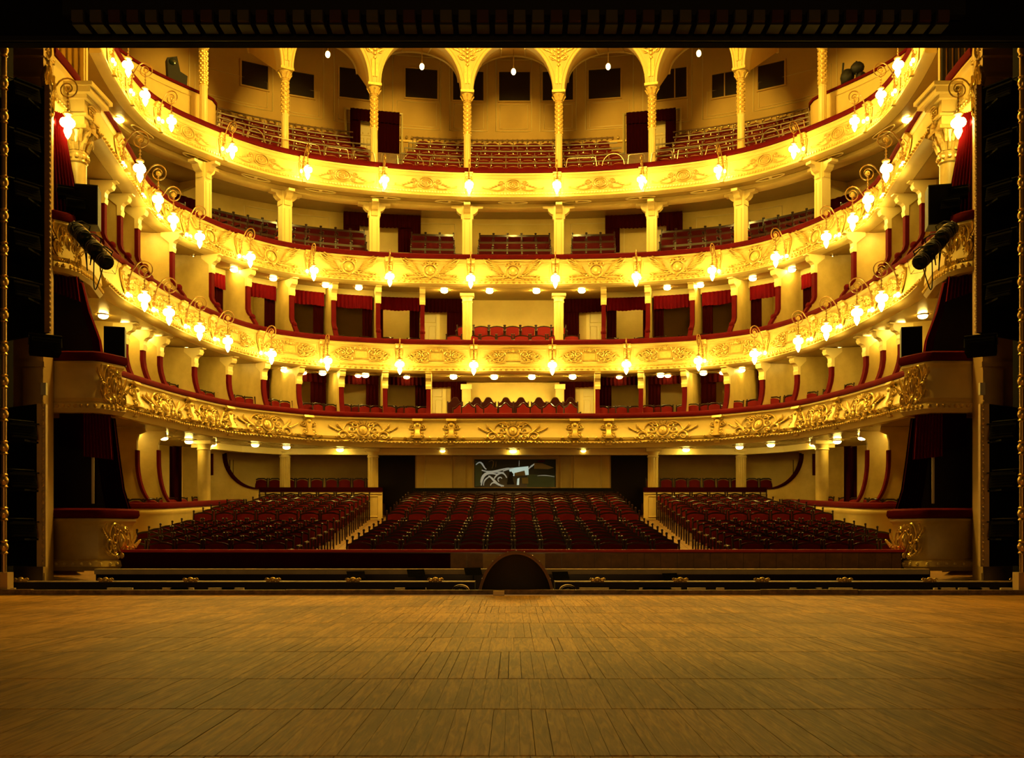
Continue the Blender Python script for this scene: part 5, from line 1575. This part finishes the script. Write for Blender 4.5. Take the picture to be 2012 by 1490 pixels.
def mk_crest(r):
    m = MB(); pts = []
    for u in np.linspace(-1, 1, 17):
        pts.append((u * .26, 1.03 + .04 * cos(u * pi / 2) + .16 * math.exp(-(u / .5) ** 4)))
    rows = [[(x, .18, .45), (x, .26, z), (x, .31, z), (x, .24, .45)] for x, z in pts]
    b = MB().strip(rows, closed_v=True).build('backrest', M['crest'], r)
    for s in (-1, 1):
        m.tube([(s * .27, .25, 0), (s * .27, .28, 1.1)], .025, 6); m.tube([(s * .27, -.2, 0), (s * .27, -.2, .65)], .025, 6)
        m.tube([(s * .27, .25, .66), (s * .27, -.22, .65)], .028, 6)
    m.tube([(x, .28, z + .01) for x, z in pts], .022, 5)
    f = m.build('frame', M['wood'], r)
    s = MB().box(-.25, .25, -.22, .22, .38, .48).build('seat', M['seat'], r, smooth=False)
    return [(b, []), (f, []), (s, [])]


KCR = Kind('crested_chair', 'chair', 'high-backed chairs of the central box', mk_crest)


def mk_redcrest(r):
    pts = [(u * .25, .84 + .03 * cos(u * pi) + .09 * math.exp(-(u / .4) ** 2)) for u in np.linspace(-1, 1, 15)]
    b = MB().strip([[(x * .9, .18, .45), (x * .9, .24, z - .03), (x * .9, .29, z - .03), (x * .9, .24, .45)] for x, z in pts], closed_v=True).build('backrest', M['seat'], r)
    m = MB().tube([(x, .265, z) for x, z in pts], .022, 6)
    for s in (-1, 1):
        m.tube([(s * .25, .25, 0), (s * .25, .265, .84)], .022, 6); m.tube([(s * .23, -.2, 0), (s * .23, -.2, .44)], .02, 6)
    f = m.build('frame', M['wood'], r)
    s = MB().box(-.24, .24, -.22, .22, .38, .48).build('seat', M['seat'], r, smooth=False)
    return [(b, []), (f, []), (s, [])]


KRC = Kind('red_crested_chair', 'chair', 'red crested chairs of the central box', mk_redcrest)

# lowest tier: central box
for i, px in enumerate([895, 938, 961, 993, 1024, 1057, 1090, 1124]):
    x = XX(px, 37.4); KCR.place('high dark crested chair on the lowest tier, back row, %s from the left' % ORD[i + 1], (x, 37.4, 4.75), random.uniform(-.15, .15))
m = MB().box(-4.2, 4.2, 36.7, 38.4, 4.05, 4.72).build('floor_step', M['woodm'], TIER[1]['root'], world=True, smooth=False)
for i, px in enumerate([901, 922, 940, 962, 996, 1030, 1054, 1077, 1100, 1126]):
    D = 35.75 + (.3 if i in (2, 6, 8, 0) else 0); x = XX(px, D); KRC.place('red crested chair on the lowest tier, front row, %s from the left' % ORD[i + 1], (x, D, 4.62), random.uniform(-.3, .3))
m = MB().box(-4.2, 4.2, 35.2, 36.6, 4.05, 4.62).build('floor_step', M['woodm'], TIER[1]['root'], world=True, smooth=False)
# second tier: central rows
m = MB().box(-3.1, 3.1, 35.9, 36.75, 6.65, 7.12).build('floor_step', M['woodm'], TIER[2]['root'], world=True, smooth=False)
m = MB().box(-3.1, 3.1, 36.75, 38.3, 6.65, 7.65).build('floor_step', M['woodm'], TIER[2]['root'], world=True, smooth=False)
KA2 = Kind('tier_armchair', 'chair', 'red armchairs in the middle of the second tier', lambda r: mk_armchair(r, 'seat'))
for i, px in enumerate([891, 926, 959, 991, 1025, 1058, 1092, 1124]):
    KA2.place('red armchair on the second tier, front row of the middle, %s from the left' % ORD[i + 1], (XX(px, 36.3), 36.3, 7.12))
for i, px in enumerate([912, 945, 976, 1007, 1038, 1069, 1098]):
    KA2.place('dark armchair on the second tier, back row of the middle, %s from the left' % ORD[i + 1], (XX(px, 37.3), 37.3, 7.65))
# chairs in the boxes
for t, zf in ((2, 6.95), (1, 4.45)):
    c = TIER[t]['c']
    m = c.sweep([(.15, zf), (3.3, zf)], -c.S, c.S).build('floor_deck', M['woodm'], TIER[t]['root'], world=True)
    for sd in (-1, 1):
        qs = [q * (1 if sd < 0 else -1) for q in pqs[t]]
        for i in range(2, 9):
            qa, qb = sorted((qs[i], qs[i + 1])); L = qb - qa
            sl = [(.2, .7, .04), (.46, 1.05, -.2), (.8, .72, .1)] if t == 2 else [(.14, .62, .1), (.36, .8, -.1), (.6, .65, .2), (.84, .75, -.1), (.5, 1.3, .1)]
            for k, (f, o, a) in enumerate(sl):
                q = qa + L * f; x, y, _ = c.pos(q, o)
                h = zf + (0.08 if t == 2 else .12)
                KBX.place('red box chair, %s tier, %s box from %s end, %s' % ({1: 'lowest', 2: 'second'}[t], ORD[i + 1], SIDE[sd], ['front left of the box', 'behind the others' if t == 2 else 'second from left', 'front right of the box' if t == 2 else 'third from left', 'front right of the box', 'standing at the back'][k]),
                          (x, y, h), c.rot(q) + a + random.uniform(-.2, .2))
# ground boxes: a row at the back on each side and one along the curved side front
KRB = Kind('box_chair', 'chair', 'chairs in the ground boxes', mk_boxchair)
for sd in (-1, 1):
    MB().box(*sorted((sd * 4.6, sd * 9.3)), 35.9, 38.0, 1.5, 2.1).build('floor_step', M['woodm'], [o for o in C.objects if o.get('label', '').startswith('low panelled front of the %s' % SIDE[sd])][0], world=True, smooth=False)
    for k in range(9):
        KRB.place('dark red chair in the %s rear ground box, %s from the aisle' % (SIDE[sd], ORD[k + 1]), (sd * (4.95 + .5 * k), 36.4, 2.1), random.uniform(-.1, .1))
    for k, (xa, D) in enumerate(((10.75, 28.05), (10.33, 28.05), (9.93, 28.1), (9.85, 28.75), (9.82, 29.5), (9.8, 30.3), (9.78, 31.2), (9.72, 32.4))):
        x = sd * xa
        KRB.place('red chair along the curved ground box front, %s side, %s from the stage' % (SIDE[sd], ORD[k + 1]), (x, D, 1.03 + (D - 27.5) * .05), -sd * (.0 if k < 3 else 1.2))
m = None

# third tier rows


def mk_balchair(r):
    m = MB()
    for s in (-1, 1):
        m.tube([(s * .25, .22, 0), (s * .25, .25, .9)], .024, 6); m.ball((s * .25, .25, .93), .035, 6, 4)
        m.tube([(s * .25, .2, .62), (s * .25, -.2, .6)], .025, 6); m.ball((s * .25, -.21, .6), .036, 6, 4)
        m.tube([(s * .25, -.18, 0), (s * .25, -.18, .6)], .02, 6)
    m.box(-.25, .25, .22, .265, .78, .88)
    a = m.build('frame', M['wood'], r)
    b = back_panel(.47, .38, .8, .19, .215, .03, .0).build('backrest', M['seatd'], r)
    s = MB().box(-.23, .23, -.2, .2, .4, .46).build('seat', M['seat'], r, smooth=False)
    return [(a, []), (b, []), (s, [])]


KBA = Kind('balcony_chair', 'chair', 'dark chairs of the third tier', mk_balchair)
bays = [(250, 385, 'far left'), (412, 550, 'second left'), (572, 722, 'third left'), (795, 905, 'centre left'), (930, 1092, 'middle')]
for px0, px1, nm in bays:
    for sd in ((-1, 1) if nm != 'middle' else (1,)):
        name = nm if sd < 0 or nm == 'middle' else nm.replace('left', 'right')
        for row, (off, z) in enumerate(((1.05, 10.3), (1.85, 10.8), (2.65, 11.28))):
            if nm == 'far left' and row == 2: continue
            qa, qb = C3.at(px0, off), C3.at(px1, off)
            row_q = spread(C3, off, qa, qb, .52); n = len(row_q)
            for k in range(n):
                q = row_q[k]
                if nm != 'middle' and sd > 0: q = -q
                x, y, _ = C3.pos(q, off); kk = k + 1 if sd < 0 or nm == 'middle' else n - k
                KBA.place('dark third-tier chair, %s bay, %s row, %s from the bay\'s left' % (name, ['front', 'middle', 'back'][row], ORD[kk]), (x, y, z), C3.rot(q))
for off, z in ((.7, 10.3), (1.45, 10.8), (2.25, 11.28)):
    C3.sweep([(off, z), (off, z - .5), (off + .8 if off < 2 else 3.7, z - .5), (off + .8 if off < 2 else 3.7, z)], -C3.S, C3.S, closed=True).build('floor_step', M['woodm'], TIER[3]['root'], world=True)

# top gallery rows


def mk_galseat(r):
    b = back_panel(.5, .34, .73, .15, .18, .03, .03).build('backrest', M['seats'], r)
    e = MB().tube([(-.23, .19, .70), (-.12, .19, .75), (0, .19, .765), (.12, .19, .75), (.23, .19, .70)], .026, 5).build('top_edge', M['proscen'], r)
    f = MB().tube([(-.26, .19, 0), (-.26, .19, .82)], .02, 5).tube([(-.26, .19, .5), (-.26, -.1, .48)], .02, 5).build('side_bar', M['steel'], r)
    s = MB().box(-.22, .22, -.18, .16, .38, .44).build('seat', M['seats'], r, smooth=False)
    return [(b, []), (e, []), (f, []), (s, [])]


KG = Kind('gallery_chair', 'seat', 'seats of the top gallery', mk_galseat)
sect = [(432, 705, 'left'), (780, 1236, 'middle')]
GR = [(1.05, 13.35), (1.85, 13.86), (2.65, 14.37), (3.45, 14.88), (4.25, 15.39)]
RO5 = ['front', 'second', 'third', 'fourth', 'back']
for off, z in GR:
    e = off + .4 if off < 4 else 5.4
    C4.sweep([(off - .4, z), (off - .4, z - .6), (e, z - .6), (e, z)], -C4.S, C4.S, closed=True).build('floor_step', M['woodm'], TIER[4]['root'], world=True)
C4.sweep([(-.1 + .2, 13.3), (.7, 13.3)], -C4.S, C4.S).build('floor_step', M['woodm'], TIER[4]['root'], world=True)
for px0, px1, nm in sect:
    for sd in ((-1, 1) if nm == 'left' else (1,)):
        name = 'left' if (nm == 'left' and sd < 0) else ('right' if nm == 'left' else 'middle')
        for row, (off, z) in enumerate(GR):
            a0 = px0 + (8 * row if nm == 'middle' else 0); a1 = px1 - (8 * row if nm == 'middle' else 0)
            if nm == 'left': a1 = px1 + (25 if row < 3 else -10)
            qa, qb = C4.at(a0, off), C4.at(a1, off); row_q = spread(C4, off, qa, qb, .53); n = len(row_q)
            sgn = 1 if nm == 'middle' or sd < 0 else -1
            for k in range(n):
                q = sgn * row_q[k]; x, y, _ = C4.pos(q, off); kk = k + 1 if sgn > 0 else n - k
                KG.place('red gallery seat, %s block, %s row, %s from the block\'s left' % (name, RO5[row], ORD[kk]), (x, y, z), C4.rot(q))
            r = thing('gallery_rail', 'thin metal rail over the %s row of %s gallery seats' % (RO5[row], name), 'rail', C4.pos(sgn * (qa + qb) / 2, off + .25, z), group='rails of the top gallery')
            ss = np.linspace(sgn * qa, sgn * qb, 24)
            MB().tube([C4.pos(q, off + .22, z + .9) for q in ss], .03, 5).build('bar', M['steel'] if row < 4 else M['woodm'], r, world=True)
            for q in ss[::4]: MB().tube([C4.pos(q, off + .22, z), C4.pos(q, off + .22, z + .9)], .018, 5).build('rail_post', M['steel'], r, world=True)
# hoop rails standing on the front
HO = [(434, 480, 0), (483, 522, 1), (528, 632, 0), (637, 686, 0), (692, 738, 0), (748, 783, 0), (788, 834, 1), (842, 905, 0)]
for i, (a, b, arch) in enumerate(HO):
    for sd in (-1, 1):
        qa, qb = C4.at(a, .25), C4.at(b, .25)
        if sd > 0: qa, qb = -qb, -qa
        h = .42 if not arch else .5
        pts = []
        for u in np.linspace(0, 1, 17):
            z = h * (1 - abs(2 * u - 1) ** (2.2 if arch else 14)) ** (.5 if arch else .35)
            pts.append(C4.pos(qa + (qb - qa) * u, .25, 13.6 + z))
        lab = '%s guard rail on the top balcony edge, %s one from the %s' % ('arched brass' if arch else 'low brass', ORD[i + 1], SIDE[sd])
        tag(MB().tube(pts, .016, 5).build('guard_rail', M['steel']), lab, 'rail', 'guard rails of the top balcony')
# ---------------------------------------------------------------- lights, camera, colour management
def lamp(name, label, kind, loc, energy, col, size=.5, rot=None):
    d = bpy.data.lights.new(name, kind); d.energy = energy; d.color = col
    if kind == 'AREA': d.size = size
    else: d.shadow_soft_size = size
    o = bpy.data.objects.new(name, d); C.objects.link(o); o.location = loc
    if rot: o.rotation_euler = rot
    return o


lamp('chandelier_light', '', 'POINT', (0, 24.5, 17.9), CHAND, (1, .63, .085), 1.2)
lamp('stage_fill_light', '', 'AREA', (0, -10, 2.2), STAGE_FILL, (1, .5, .12), 5.0, (math.radians(90), 0, 0))  # unseen fill added behind the camera to brighten the stage box fronts
w = bpy.data.worlds.new('hall_air'); bpy.context.scene.world = w; w.use_nodes = True
w.node_tree.nodes['Background'].inputs[0].default_value = (1, .5, .12, 1)
w.node_tree.nodes['Background'].inputs[1].default_value = .004
cd = bpy.data.cameras.new('camera'); cam = bpy.data.objects.new('camera', cd); C.objects.link(cam)
cam.location = (0, 0, CH); cam.rotation_euler = (pi / 2, 0, 0)
cd.sensor_width = 36; cd.sensor_fit = 'HORIZONTAL'; cd.lens = 36 * F / 2012
cd.shift_x = (1006 - CX) / 2012; cd.shift_y = (HY - 745) / 2012
cd.clip_end = 200; cd.clip_start = .05
sc = bpy.context.scene; sc.camera = cam
sc.view_settings.view_transform = 'Standard'; sc.view_settings.look = 'None'
sc.view_settings.gamma = 1; sc.view_settings.use_curve_mapping = False
sc.view_settings.exposure = EXPO
cy = sc.cycles
cy.use_denoising = True
cy.max_bounces = 7; cy.diffuse_bounces = 4; cy.glossy_bounces = 3; cy.transmission_bounces = 2
cy.sample_clamp_indirect = 4.0; cy.sample_clamp_direct = 0
cy.caustics_reflective = False; cy.caustics_refractive = False
cy.use_light_tree = True
cy.use_adaptive_sampling = True; cy.adaptive_threshold = .03; cy.diffuse_bounces = 3
